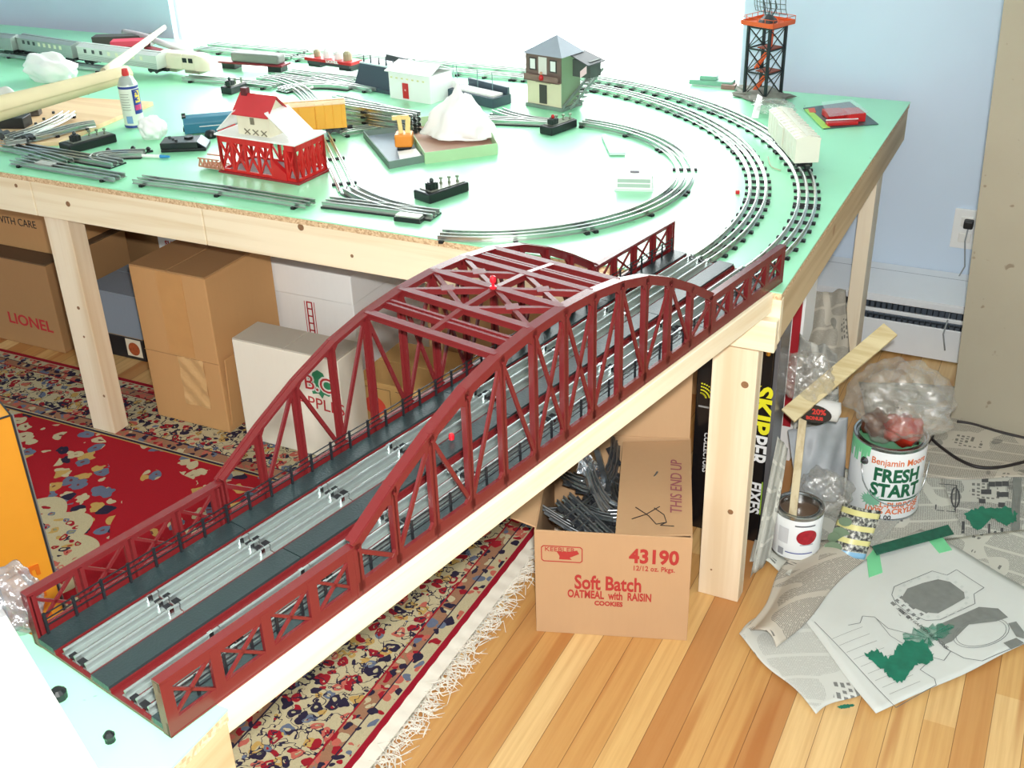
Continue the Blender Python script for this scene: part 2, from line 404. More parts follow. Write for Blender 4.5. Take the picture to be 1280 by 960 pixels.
t2 = thing('layout_table', 'bare green topped pine table under the near end of the truss bridge', 'table', (-.9, -1.8, 0))
MB().obox((-1.5, -2.6, H - .003), (1.243, 0, 0), (0, 1.36, 0), (0, 0, .003)).build('tabletop', GREEN, t2, world=True)
MB().obox((-1.499, -2.599, H - .016), (1.241, 0, 0), (0, 1.358, 0), (0, 0, .013)).build('chipboard_deck', OSB, t2, world=True)
MB().obox((-.278, -2.59, H - .105), (.019, 0, 0), (0, 1.348, 0), (0, 0, .089)).build('side_apron', PINEY, t2, world=True, bevel=.0015)
MB().obox((-1.49, -1.262, H - .105), (1.21, 0, 0), (0, .019, 0), (0, 0, .089)).build('front_apron', PINE, t2, world=True, bevel=.0015)
leg(-.300, -1.305, .04, .088, t2); leg(-1.45, -1.305, .04, .088, t2, z0=.007)

# plank under the bridge from table to table
BA = math.radians(78.603); BD = Vector((math.cos(BA), math.sin(BA), 0)); BN = Vector((-BD.y, BD.x, 0)); BO = Vector((-.282, -1.297, 0))
BW, BL, BE = .240, 1.371, .269
pk = thing('bridge_plank', 'long pale pine plank spanning between the two tables beneath the red bridge', 'plank', BO + BD * .7 + BN * .12 + Vector((0, 0, H - .05)), BA)
def BP(u, v, z=0): return BO + BD * u + BN * v + Vector((0, 0, H + z))
def pend(v, yy=-.002):
    return (yy - BO.y - BN.y * v) / BD.y
pc = [BP(.058, -.006), BP(pend(-.006), -.006), BP(pend(.246), .246), BP(.058, .246)]
MB().prism([(p.x, p.y) for p in pc], H - .040, H - .0005).build('board', wood('pine_plank', (244, 232, 202), (226, 204, 162), 0, .6, .6, True), pk, world=True, bevel=.0015)
MB().obox(BP(.062, .004, -.048), BD * 1.235, BN * .03, (0, 0, .008)).obox(BP(.062, .205, -.048), BD * 1.18, BN * .03, (0, 0, .008)).build('batten', PINE, pk, world=True)
# ------------------------------------------------------------------ double track truss bridge (local: x along, y across, z up)
RED = M('oxide_red_plastic', (104, 30, 32), .26, vary=.05, vs=8)
SLATE = NT('dark_slate_walkway'); _o = SLATE.obj(); _v = SLATE.node('ShaderNodeTexVoronoi', _Scale=330); SLATE.link(_o, _v.inputs['Vector'])
SLATE.b.inputs['Base Color'].default_value = rgb(38, 52, 54); SLATE.b.inputs['Roughness'].default_value = .34; SLATE.bump(_v.outputs['Distance'], .35, .0006); SLATE = SLATE.m
RAILBLK = M('black_handrail_plastic', (28, 30, 34), .45)
br = thing('truss_bridge', 'oxide red double track model truss bridge with a tall middle arch spanning between the tables', 'bridge', BO + Vector((0, 0, H)), BA)
Z0 = .0005
def plate(mb, a, b, w, y, th):
    """bar in the x-z plane of a side truss"""
    mb.bar((a[0], y, a[1]), (b[0], y, b[1]), th, w, (-(b[1] - a[1]), 0, b[0] - a[0])) if False else None
    dx, dz = b[0] - a[0], b[1] - a[1]; L = math.hypot(dx, dz); nx, nz = -dz / L * w / 2, dx / L * w / 2
    mb.slab([(a[0] - nx, y - th / 2, a[1] - nz), (b[0] - nx, y - th / 2, b[1] - nz), (b[0] + nx, y - th / 2, b[1] + nz), (a[0] + nx, y - th / 2, a[1] + nz)], (0, th, 0))
def side_truss(u0, sgn, ybase):
    """four crossed panels; ybase = outer face, sgn = direction inward"""
    n = 4; L = BE; h = .071; y = ybase + sgn * .0025; mb = MB(); P = L / n
    plate(mb, (u0, .0095 + Z0), (u0 + L, .0095 + Z0), .019, y, .004)
    plate(mb, (u0, h - .006), (u0 + L, h - .006), .011, y, .004)
    for k in range(n + 1):
        x = u0 + k * P; x = min(max(x, u0 + .007), u0 + L - .007); wd = .013
        plate(mb, (x, .01), (x, h - .003), wd, y, .0045)
        mb.box(x, ybase + sgn * .006, .002, .003, .010, h - .006)
    for k in range(n):
        xa, xb = u0 + k * P + .005, u0 + (k + 1) * P - .005
        plate(mb, (xa, .017), (xb, h - .009), .0035, y, .003); plate(mb, (xa, h - .009), (xb, .017), .0035, y, .003)
    mb.box(u0 + L / 2, ybase + sgn * .006, h - .0015, L, .012, .003)
    mb.box(u0 + L / 2, ybase + sgn * .0045, Z0, L, .009, .0022)
    for x in (u0 + .0015, u0 + L - .0015): mb.box(x, ybase + sgn * .006, Z0, .003, .012, h - Z0)
    mb.build('side_truss', RED, br)
AC = .6855; ZT = {0: .211, 1: .208, 2: .199, 3: .182, 4: .154, 5: .118, 6: .077}; AP = .4165 / 6
def ztop(k): return ZT[abs(k - 6)]
def arch(sgn, yb):
    mb = MB(); y = yb + sgn * .003; ua = AC - 6 * AP
    plate(mb, (ua, .010 + Z0), (ua + 12 * AP, .010 + Z0), .020, y, .005)
    U = [ua + k * AP for k in range(13)]
    for k in range(12):
        a = (U[k], ztop(k)); b = (U[k + 1], ztop(k + 1)); dz = .007
        plate(mb, (a[0], a[1] - dz), (b[0], b[1] - dz), .014, y, .005)
        # wide top flange
        L = Vector((b[0] - a[0], 0, b[1] - a[1])); m_ = L.normalized(); n = Vector((-m_.z, 0, m_.x))
        mb.obox(Vector((a[0], yb - sgn * .0005, a[1])) - m_ * .0004 - n * .003, L + m_ * .0008, Vector((0, sgn * .0155, 0)), n * .003)
        # gussets under the chord
        for (p, q) in ((U[k], ztop(k)), (U[k + 1], ztop(k + 1))):
            s_ = 1 if p == U[k] else -1; zz = q - .012; zz2 = (ztop(k) + (ztop(k + 1) - ztop(k)) * (.22 if s_ > 0 else .78)) - .012
            mb.slab([(p, y - .0022, zz), (p + s_ * AP * .22, y - .0022, zz2), (p, y - .0022, zz - .016)], (0, .0044, 0))
            mb.slab([(p, y - .0022, .019), (p + s_ * .014, y - .0022, .019), (p, y - .0022, .033)], (0, .0044, 0))
    for k in range(13):
        x = min(max(U[k], ua + .005), ua + 12 * AP - .005)
        plate(mb, (x, .008), (x, ztop(k) - .004), .011 if k % 2 == 0 else .0095, y, .005)
        mb.box(x, yb + sgn * .006, .002, .003, .011, ztop(k) - .006)
        mb.cyl((x, yb, ztop(k) - .012), (x, yb - sgn * .001, ztop(k) - .012), .002, n=8)
    def dg(k, up):
        a, b = U[k], U[k + 1]
        if up: plate(mb, (a + .002, .018), (b - .002, ztop(k + 1) - .012), .0055, y, .0035)
        else: plate(mb, (a + .002, ztop(k) - .012), (b - .002, .018), .0055, y, .0035)
    for k in range(12):
        if k in (5, 6): dg(k, True); dg(k, False)
        elif k < 5: dg(k, k % 2 == 1)
        else: dg(k, k % 2 == 1)
    mb.box(AC, yb + sgn * .005, Z0, 12 * AP, .010, .0022)
    mb.build('arch_truss', RED, br)
for sgn, yb in ((1, 0.0), (-1, BW)):
    arch(sgn, yb); side_truss(0.0, sgn, yb); side_truss(BL - BE, sgn, yb)
# deck with floor beams
dk = MB(); dk.box(BL / 2, BW / 2, .002, BL, BW - .022, .004)
for k in range(41): dk.box(.008 + k * (BL - .016) / 40, BW / 2, Z0, .006, BW - .012, .0035)
for yy in (.0285, .1315, .0995, .1995): dk.box(BL / 2, yy, .006, BL, .004, .004)
dk.build('deck', RED, br)
for y0, y1, nm in ((.011, .0285, 0), (.1000, .1310, 1), (.2000, .229, 2)):
    wk = MB()
    for a, b_ in ((0, .270), (.2715, .684), (.6855, 1.098), (1.0995, BL)): wk.box((a + b_) / 2, (y0 + y1) / 2, .006, b_ - a, y1 - y0, .0075)
    wk.build('walkway', SLATE, br)
for y in (.0135, .2265):
    hr = MB(); n = 38
    for k in range(n): hr.box(.012 + k * (BL - .024) / (n - 1), y, .0135, .0032, .0022, .028)
    for z in (.0245, .0325, .0395): hr.bar((.01, y, z), (BL - .01, y, z), .0013, .0013)
    hr.build('handrail', RAILBLK, br)
# top bracing
tp = MB(); ym = BW / 2
def cross(k, dz=0, w=.012, du=0.0):
    x = AC + (k - 6) * AP + du; i = int(math.floor(k)); z = ZT.get(abs(k - 6), None) if k == i else (ztop(i) + ztop(i + 1)) / 2
    tp.box(x, ym, z - .003 + dz, w, BW - .016, .003); tp.box(x, ym, z - .012 + dz, .0025, BW - .016, .010); return Vector((x, ym, z - .0015 + dz))
for k in (4, 5, 6, 7, 8): cross(k)
for i in (4, 7):
    a, b_ = i + .44, i + .56
    for q in (a, b_):
        x = AC + (q - 6) * AP; z = ztop(i) + (ztop(i + 1) - ztop(i)) * (q - i); tp.box(x, ym, z - .004, .0045, BW - .016, .003); tp.box(x, ym, z - .011, .002, BW - .016, .008)
    for j in range(44):
        y = .012 + j * (BW - .024) / 43; x = AC + (i + .5 - 6) * AP; z = (ztop(i) + ztop(i + 1)) / 2
        tp.bar((x - .004, y, z - .0035), (x + .004, y + (.0025 if j % 2 else -.0025), z - .0035), .0012, .0015)
for i in (4, 5, 6, 7):
    a = Vector((AC + (i - 6) * AP, ym, ztop(i) - .002)); b_ = Vector((AC + (i - 5) * AP, ym, ztop(i + 1) - .002)); tp.bar(a, b_, .008, .003)
    tp.bar(a - Vector((0, 0, .005)), b_ - Vector((0, 0, .005)), .0025, .009)
for i in (5, 6):
    for y0, y1 in ((.012, ym - .005), (ym + .005, BW - .012)):
        xa, xb = AC + (i - 6) * AP + .003, AC + (i - 5) * AP - .003; za, zb = ztop(i) - .003, ztop(i + 1) - .003
        for (p, q) in (((xa, y0, za), (xb, y1, zb)), ((xa, y1, za), (xb, y0, zb))):
            tp.bar(p, q, .007, .003); tp.bar((p[0], p[1], p[2] - .004), (q[0], q[1], q[2] - .004), .002, .008)
        tp.box((xa + xb) / 2, (y0 + y1) / 2, (za + zb) / 2 - .0005, .018, .018, .0028, PI / 4)
tp.build('top_bracing', RED, br)
bc = MB(); bx = AC - .004
bc.lathe([(0, 0), (.005, 0), (.005, .002), (.0022, .003), (.002, .008), (.0042, .009), (.0048, .013), (.0038, .017), (0, .019)], (bx, ym, ztop(6) - .0005), 12)
bc.build('beacon', M('clear_red_lamp', (206, 30, 44), .2, coat=.5), br, smooth='auto')
bc = MB(); bc.lathe([(0, 0), (.004, 0), (.0045, .006), (.003, .009), (0, .010)], (AC - 1.5 * AP, ym + .004, .016), 12)
bc.build('beacon', M('clear_red_lamp', (206, 30, 44), .2), br, smooth='auto')

# ------------------------------------------------------------------ track
STEEL = M('tinplate_rail', (206, 210, 206), .28, 1.0, vary=.05, vs=60)
DARKRAIL = M('dark_centre_rail', (120, 122, 124), .35, 1.0, vary=.1)
TIE = M('black_metal_tie', (36, 36, 40), .5, .3)
def rail_prof(f=.0075, h=.0105):
    hw = .0019
    return [(-f / 2, 0), (f / 2, 0), (f / 2, .0008), (.0006, .0016), (.0006, h - .0036), (hw * .8, h - .0032), (hw, h - .0015), (hw * .6, h - .0002), (0, h), (-hw * .6, h - .0002), (-hw, h - .0015), (-hw * .8, h - .0032), (-.0006, h - .0036), (-.0006, .0016), (-f / 2, .0008)]
def tie_mb(w=.009, L=.057):
    mb = MB(); mb.box(0, 0, 0, w, L, .0012)
    for s_ in (-1, 1): mb.box(s_ * (w / 2 - .0007), 0, 0, .0014, L, .0045)
    for y in (-.0255, 0, .0255):
        pass
    for y in (-.0175, 0, .0175): mb.box(0, y, .001, w * .8, .0075, .0035)
    mb.box(0, -L / 2 + .003, .0, w, .006, .0055); mb.box(0, L / 2 - .003, .0, w, .006, .0055)
    return mb
def track(path, ties, label, group=None, foot=.0075, gauge=.0175, z=H, name='track_section', center=STEEL, outer=STEEL, pins=True):
    """path: list of (x, y); ties: list of path fractions"""
    pts = [Vector((p[0], p[1], 0)) for p in path]
    cum = [0]
    for a, b_ in zip(pts, pts[1:]): cum.append(cum[-1] + (b_ - a).length)
    def at(f):
        s_ = f * cum[-1]
        for i in range(len(pts) - 1):
            if s_ <= cum[i + 1] + 1e-9:
                k = (s_ - cum[i]) / max(1e-9, cum[i + 1] - cum[i]); return pts[i].lerp(pts[i + 1], k), (pts[i + 1] - pts[i]).normalized()
        return pts[-1], (pts[-1] - pts[-2]).normalized()
    mid, dm = at(.5)
    th = thing(name, label, 'track', (mid.x, mid.y, z), 0, group)
    pf = rail_prof(foot)
    for off in (-gauge, 0, gauge):
        rp = []
        for i, p in enumerate(pts):
            d = (pts[min(i + 1, len(pts) - 1)] - pts[max(i - 1, 0)]).normalized(); rp.append((p + Vector((-d.y, d.x, 0)) * off))
        mb = MB().sweep([(p.x, p.y) for p in rp], pf, z + .0035 if ties else z)
        mb.build('rail', center if off == 0 else outer, th, world=True)
    for f in ties:
        p, d = at(f); mb = tie_mb(); mb.xf(Matrix.Translation((p.x, p.y, z)) @ Matrix.Rotation(math.atan2(d.y, d.x), 4, 'Z')); mb.build('tie', TIE, th, world=True)
    return th
def arcpath(c, r, a0, a1, n=14):
    return [(c[0] + r * math.cos(math.radians(a0 + (a1 - a0) * k / n)), c[1] + r * math.sin(math.radians(a0 + (a1 - a0) * k / n))) for k in range(n + 1)]
# rails on the bridge: sections laid straight on the deck
ends = [0.004, .128, .264, .400, .533, .72, .90, 1.08, 1.366]
ordw = ['at the near end', 'second from the near end', 'third from the near end', 'fourth from the near end', 'entering the top bracing', 'leaving the top bracing', 'second from the far end', 'at the far end']
ordx = ['section at the near end', 'second section from the near end', 'third section from the near end', 'fourth section from the near end', 'section under the near end of the top bracing', 'section under the far end of the top bracing', 'section leaving the arch at the far side', 'section at the far end']
BRAIL = M('bridge_rail_tinplate', (190, 200, 198), .34, .85, vary=.06, vs=40)
for v0, side in ((.059, 'right track'), (.167, 'left track')):
    for k in range(8):
        p0 = BP(ends[k] + .0008, v0); p1 = BP(ends[k + 1] - .0008, v0); nt = 2
        t_ = track([(p0.x, p0.y), (p1.x, p1.y)], [], 'silver rails on the bridge deck, %s, %s' % (ordw[k], side), 'straight tracks on the bridge', foot=.0135, gauge=.0195, z=H + .0062, center=BRAIL, outer=BRAIL)
        for uu in (ends[k] + .006, ends[k + 1] - .006):
            q = BP(uu, v0, .0062); MB().box(q.x, q.y, q.z, .008, .030, .0030, BA).build('tie', TIE, t_, world=True)
        for dv in (-.0195, 0, .0195):
            q = BP(ends[k + 1] - .012, v0 + dv, .0062); MB().box(q.x, q.y, q.z + .0, .006, .0046, .0104, BA).build('rail_clip', M('bright_clip_steel', (214, 218, 220), .22, 1.0), t_, world=True)
# curves
ci, ri = (-.787, .435), .438
nm = ['first quarter at the back', 'piece on the upper right bend', 'piece on the lower right bend', 'front piece ending near the table edge']
for k, (a0, a1) in enumerate(((86, 44), (44, 1), (1, -39), (-39, -79))):
    track(arcpath(ci, ri, a0, a1), [.03, .5, .97], 'curved track of the small inner loop, ' + nm[k], 'inner loop curves')
cm, rm_ = (-1.145, .276), .99; co, ro = (-1.118, .271), 1.07
A0 = -11.4
angm = [A0, 10, 31, 52, 73, 90]; lm = ['where it leaves the bridge', 'right of the white inner loop', 'below the white box car', 'behind the inner loop', 'in the window glare', ]
for k in range(5):
    track(arcpath(cm, rm_, angm[k], angm[k + 1]), [.02, .13, .25, .37, .5, .63, .75, .87, .98], 'middle wide curve track, ' + lm[k], 'wide curves, middle ring')
lo_ = ['where it leaves the bridge along the table edge', 'carrying the white box car', 'left of the lattice tower', 'behind, in the window glare', 'at the back edge of the table']
for k in range(5):
    track(arcpath(co, ro, angm[k], angm[k + 1]), [.02, .13, .25, .37, .5, .63, .75, .87, .98], 'outer wide curve track, ' + lo_[k], 'wide curves, outer ring')
for y, w_ in ((1.266, 'nearer'), (1.341, 'farther')):
    for k in range(3):
        x1 = -1.13 - k * .42; track([(x1, y), (x1 - .41, y)], [.05, .27, .5, .73, .95], 'straight track along the back of the table, %s line, %s' % (w_, ('right piece', 'middle piece', 'left piece')[k]), 'straight back tracks')
# ------------------------------------------------------------------ rug
RX1, RY1, RX0, RY0 = -.535, .283, -3.9, -1.9
def rug_mat():
    t = NT('persian_rug_pile'); o = t.obj(); x, y, z = t.sep(o)           # object origin sits at the far right corner of the rug
    nz = t.noise(o, 9, 2); wob = t.math('MULTIPLY', t.math('SUBTRACT', nz.outputs['Fac'], .5), .012)
    d = t.math('ADD', t.math('MINIMUM', t.math('MULTIPLY', x, -1), t.math('MULTIPLY', y, -1)), 0.0)
    # fine motif: distorted cells
    nd = t.noise(o, 22, 2); va = t.node('ShaderNodeVectorMath', operation='ADD'); sc = t.node('ShaderNodeVectorMath', operation='SCALE'); sc.inputs[3].default_value = .045
    t.link(nd.outputs['Color'], sc.inputs[0]); t.link(o, va.inputs[0]); t.link(sc.outputs[0], va.inputs[1]); vec = va.outputs[0]
    v1 = t.node('ShaderNodeTexVoronoi', _Scale=39); t.link(vec, v1.inputs['Vector'])
    v2 = t.node('ShaderNodeTexVoronoi', feature='DISTANCE_TO_EDGE', _Scale=34); t.link(vec, v2.inputs['Vector'])
    v3 = t.node('ShaderNodeTexVoronoi', _Scale=75); t.link(vec, v3.inputs['Vector'])
    rnd = t.sep(v1.outputs['Color'])[0]; rnd3 = t.sep(v3.outputs['Color'])[1]
    cream, navy, red, pink, tan, blue, sage = rgb(198, 186, 152), rgb(40, 38, 62), rgb(158, 30, 44), rgb(196, 104, 90), rgb(196, 160, 92), rgb(104, 116, 140), rgb(150, 150, 112)
    motif = t.ramp(rnd, [(0, navy), (.2, red), (.4, blue), (.52, pink), (.66, tan), (.82, red), (.93, navy)], 'CONSTANT')
    centre = t.math('LESS_THAN', v1.outputs['Distance'], .22)
    motif = t.mix(centre, motif, t.ramp(rnd3, [(0, cream), (.5, red), (.75, sage)], 'CONSTANT'))
    edge = t.math('LESS_THAN', v2.outputs['Distance'], .10)
    keep = t.math('GREATER_THAN', t.noise(o, 16, 2).outputs['Fac'], .47)
    # main border on cream
    vine = t.math('LESS_THAN', t.math('ABSOLUTE', t.math('SUBTRACT', t.noise(vec, 34, 2).outputs['Fac'], .5)), .018)
    mb_ = t.mix(t.math('MULTIPLY', t.math('LESS_THAN', v1.outputs['Distance'], .50), 1.0), cream, motif)
    mb_ = t.mix(vine, mb_, navy)
    # guard stripes
    vg = t.node('ShaderNodeTexVoronoi', _Scale=52); t.link(vec, vg.inputs['Vector'])
    gm = t.ramp(t.sep(vg.outputs['Color'])[0], [(0, navy), (.25, pink), (.5, cream), (.68, red), (.85, blue)], 'CONSTANT')
    guard = t.mix(t.math('LESS_THAN', vg.outputs['Distance'], .50), rgb(160, 118, 92), gm)
    guard2 = t.mix(t.math('LESS_THAN', vg.outputs['Distance'], .52), cream, gm)
    # field with flower sprays and a scalloped medallion
    fieldred = rgb(170, 26, 40)
    spray = t.noise(o, 5.2, 1); sf = t.math('GREATER_THAN', spray.outputs['Fac'], .485)
    vf = t.node('ShaderNodeTexVoronoi', _Scale=24); t.link(vec, vf.inputs['Vector'])
    fl = t.ramp(t.sep(vf.outputs['Color'])[2], [(0, cream), (.45, tan), (.6, blue), (.72, cream), (.86, navy)], 'CONSTANT')
    petal = t.math('MULTIPLY', sf, t.math('LESS_THAN', vf.outputs['Distance'], .50))
    field = t.mix(petal, fieldred, fl)
    dot = t.math('MULTIPLY', sf, t.math('LESS_THAN', vf.outputs['Distance'], .12)); field = t.mix(dot, field, rgb(120, 60, 60))
    dx = t.math('SUBTRACT', x, -1.145); dy = t.math('SUBTRACT', y, -.86)
    rr = t.math('SQRT', t.math('ADD', t.math('MULTIPLY', dx, dx), t.math('MULTIPLY', dy, dy)))
    an = t.math('ARCTAN2', dy, dx); rr = t.math('ADD', rr, t.math('MULTIPLY', t.math('ABSOLUTE', t.math('SINE', t.math('MULTIPLY', an, 7))), -.035))
    field = t.mix(t.math('LESS_THAN', rr, .27), field, cream)
    field = t.mix(t.math('LESS_THAN', rr, .235), field, t.mix(t.math('LESS_THAN', v1.outputs['Distance'], .42), cream, motif))
    def band(a, base, col): return t.mix(t.math('GREATER_THAN', d, a), base, col)
    c = red
    c = t.mix(t.math('GREATER_THAN', d, .014), rgb(158, 22, 44), cream); c = band(.017, c, guard2); c = band(.042, c, navy); c = band(.045, c, guard); c = band(.072, c, red); c = band(.076, c, mb_)
    c = band(.225, c, navy); c = band(.229, c, guard); c = band(.262, c, cream); c = band(.266, c, navy); c = band(.274, c, tan); c = band(.278, c, field)
    fine = t.noise(o, 420, 2); c = t.mix(t.math('MULTIPLY', fine.outputs['Fac'], .35), c, rgb(60, 40, 40))
    t.link(c, t.b.inputs['Base Color']); t.b.inputs['Roughness'].default_value = .95; t.b.inputs['Specular IOR Level'].default_value = .1
    t.bump(fine.outputs['Fac'], .5, .002)
    return t.m
def rz(x, y):
    return .006 + .006 * math.exp(-((y - (-.02 + .05 * math.sin(x * 5))) / .035) ** 2) * (1 if x < -1.0 else 0) * max(0, math.sin((x + .9) * 2.5)) ** 2
rug = thing('persian_rug', 'red Persian rug with cream floral border and white fringe spread on the plank floor', 'rug', (RX1, RY1, 0))
def rf(u, v): 
    x = RX0 + (RX1 - RX0) * u; y = RY0 + (RY1 - RY0) * v; return (x, y, rz(x, y))
pile = MB().grid(rf, 110, 80); pile.build('pile', rug_mat(), rug, world=True, smooth=True)
MB().obox((RX0, RY0, .0005), (RX1 - RX0, 0, 0), (0, RY1 - RY0, 0), (0, 0, .005)).build('backing', M('rug_backing', (150, 40, 50), .95), rug, world=True)
fr = MB(); WOOL = M('white_wool_fringe', (232, 226, 214), .9, vary=.04, vs=90)
fr.grid(lambda u, v: (RX1 + .034 * u, RY0 + (RY1 - RY0) * v, .006 - .003 * u + .001 * math.sin(v * 300)), 3, 300)
rn = random.Random(4)
for k in range(620):
    y = -1.5 + (RY1 + 1.5) * k / 620; x = RX1 + .030; L = rn.uniform(.03, .062); a = rn.gauss(-.35, .45); n = 5; pts = []
    if -.16 < y < -.04: a += .9
    for j in range(n):
        f = j / (n - 1); aa = a + f * rn.uniform(-.7, .7); pts.append((x + L * f * math.cos(aa), y + L * f * math.sin(aa), .004 + .004 * math.sin(f * 3) + rn.uniform(0, .006) * f))
    fr.tube(pts, [.0017, .0016, .0014, .0012, .0006], 4)
tag(fr.build('fringe', WOOL, rug, world=True, smooth=True), kind='stuff')

# ------------------------------------------------------------------ cartons under the table
def card(name, c, tape=False):
    t = NT(name); o = t.obj(); n = t.noise(o, 4, 3); f = t.noise(t.mapping(o, (40, 40, 5)), 3, 2)
    c1 = tuple(x * .86 for x in rgb(*c)[:3]) + (1,)
    t.link(t.mix(t.math('MULTIPLY', t.math('ADD', n.outputs['Fac'], t.math('MULTIPLY', f.outputs['Fac'], .35)), .8), rgb(*c), c1), t.b.inputs['Base Color'])
    t.b.inputs['Roughness'].default_value = .8; t.bump(f.outputs['Fac'], .1, .0006); return t.m
KR = card('kraft_cardboard', (206, 158, 104)); KD = card('aged_brown_cardboard', (178, 136, 90)); KW = card('white_cardboard', (250, 250, 248)); KC = card('cream_cardboard', (248, 242, 226)); KT = card('tan_crate_cardboard', (214, 172, 108)); KG = card('grey_cardboard', (138, 148, 160))
TAPE = NT('clear_brown_tape'); TAPE.b.inputs['Base Color'].default_value = rgb(206, 160, 104); TAPE.b.inputs['Roughness'].default_value = .25; TAPE.bump(TAPE.noise(TAPE.obj(), 60, 3).outputs['Fac'], .4, .001); TAPE = TAPE.m
INKR = M('red_ink', (190, 46, 52), .7, vary=.1, vs=60); INKK = M('black_ink', (40, 38, 40), .7); INKG = M('green_ink', (50, 140, 96), .7)
def carton(label, x0, x1, y0, dep, z0, z1, mat, name='cardboard_box', group=None, top=None, rot=0.0, seam='x', tape=True):
    """closed carton: body of four walls, two top flaps with their seam, tape; local frame at the front left bottom"""
    w, h = x1 - x0, z1 - z0; th = thing(name, label, 'box', (x0, y0, z0), rot, group)
    MB().obox((0, 0, 0), (w, 0, 0), (0, dep, 0), (0, 0, h - .004)).build('body', mat, th, bevel=.003)
    top = top or mat
    if seam == 'x':
        for k in (0, 1): MB().obox((.001, .001 + k * (dep / 2), h - .0045), (w - .002, 0, 0), (0, dep / 2 - .003, 0), (0, 0, .0045)).build('flap', top, th, bevel=.001)
        if tape: MB().obox((.0, dep / 2 - .025, h - .0005), (w, 0, 0), (0, .05, 0), (0, 0, .001)).build('tape', TAPE, th)
    else:
        for k in (0, 1): MB().obox((.001 + k * w / 2, .001, h - .0045), (w / 2 - .003, 0, 0), (0, dep - .002, 0), (0, 0, .0045)).build('flap', top, th, bevel=.001)
        if tape: MB().obox((w / 2 - .025, 0, h - .0005), (.05, 0, 0), (0, dep, 0), (0, 0, .001)).build('tape', TAPE, th)
    return th, w, h
def front_text(th, txt, x, z, size, mat, sx=1.0, bold=.0, name='lettering', rot=0.0, y=-.0004, spacing=1.0):
    mb = text_mb(txt, size, bold=bold, sx=sx, spacing=spacing); mb.xf(frame((x, y, z), (math.cos(rot), 0, math.sin(rot)), (-math.sin(rot), 0, math.cos(rot)))); return mb.build(name, mat, th)

# tall brown carton
th, w, h = carton('tall brown cardboard box with wrinkled tape, standing on the rug under the table', -1.739, -1.487, .152, .27, .006, .462, KR, top=KD, seam='y', tape=False)
MB().obox((.09, -.001, .215), (.085, 0, 0), (0, .0012, 0), (0, 0, .235)).build('tape', M('tape_on_kraft', (204, 154, 98), .35), th)
tt = NT('wrinkled_clear_tape'); tt.b.inputs['Base Color'].default_value = rgb(210, 170, 118); tt.b.inputs['Roughness'].default_value = .3; tt.bump(tt.noise(tt.obj(), 45, 3).outputs['Fac'], .9, .004)
MB().grid(lambda u, v: (.115 + .085 * u, -.002 - .0015 * math.sin(u * 9 + v * 14), .065 + .145 * v), 14, 20).build('tape', tt.m, th, solid=.0006)
MB().obox((w + .0, .012, .02), (.004, 0, 0), (0, .05, 0), (.010, 0, .20)).build('loose_flap', KR, th)
MB().obox((.0, -.0014, .208), (w, 0, 0), (0, .0016, 0), (0, 0, .0016)).build('seam', KD, th)
# B.C. apples box
th, w, h = carton('white apple box with red lettering over a green leaf, on the rug in front', -1.428, -1.104, .150, .11, .006, .306, KC, top=card('greyer_box_top', (204, 196, 182)), seam='y', tape=False)  # the box top is greyer than its front
cx = w * .815; leafp = [(-.050, -.012), (-.046, .028), (-.030, .022), (-.022, .040), (-.004, .052), (.016, .044), (.022, .028), (.040, .036), (.046, .010), (.052, -.008), (.040, -.022), (.030, -.034), (.012, -.030), (.004, -.046), (-.008, -.030), (-.030, -.036), (-.034, -.020)]
MB().slab([(cx + a * .82, -.0003, .218 + b * .82) for a, b in leafp], (0, -.0006, 0)).build('leaf_print', INKG, th)
front_text(th, 'B.C.', cx + .002, .219, .060, M('white_ink', (238, 234, 226), .7), bold=.0045, name='lettering', y=-.0012); front_text(th, 'B.C.', cx + .002, .219, .060, INKR, name='lettering', y=-.0018)
front_text(th, 'APPLES', cx - .004, .160, .046, INKR, name='lettering', rot=-.04)
# lidded white box behind
A = GP(300, 326, (0, .43, 0), (0, 1, 0)); B = GP(437, 341, (0, .43, 0), (0, 1, 0))
th = thing('storage_box', 'plain white lidded storage box with a red emblem, behind the apple box', 'box', ((A.x + B.x) / 2, .43 + .2, .0))
zt = (A.z + B.z) / 2; ww = B.x - A.x
MB().obox((-ww / 2 + .006, -.19, 0), (ww - .012, 0, 0), (0, .38, 0), (0, 0, zt - .01)).build('body', KW, th, bevel=.003)
MB().obox((-ww / 2, -.2, zt - .085), (ww, 0, 0), (0, .4, 0), (0, 0, .085)).build('lid', KW, th, bevel=.003)
em = MB(); ex = ww * .055; e0 = zt - .215
for k in range(5):
    z = e0 + k * .022; em.obox((ex, -.1907, z), (.020, 0, 0), (0, .0006, 0), (0, 0, .004)); em.obox((ex, -.1907, z), (.004, 0, 0), (0, .0006, 0), (0, 0, .022)); em.obox((ex + .016, -.1907, z), (.004, 0, 0), (0, .0006, 0), (0, 0, .022))
em.obox((ex - .007, -.1907, e0), (.002, 0, 0), (0, .0006, 0), (0, 0, .112)); em.obox((ex + .025, -.1907, e0), (.002, 0, 0), (0, .0006, 0), (0, 0, .112)); em.obox((ex, -.1907, e0 + .108), (.020, 0, 0), (0, .0006, 0), (0, 0, .004))
em.build('emblem', INKR, th)
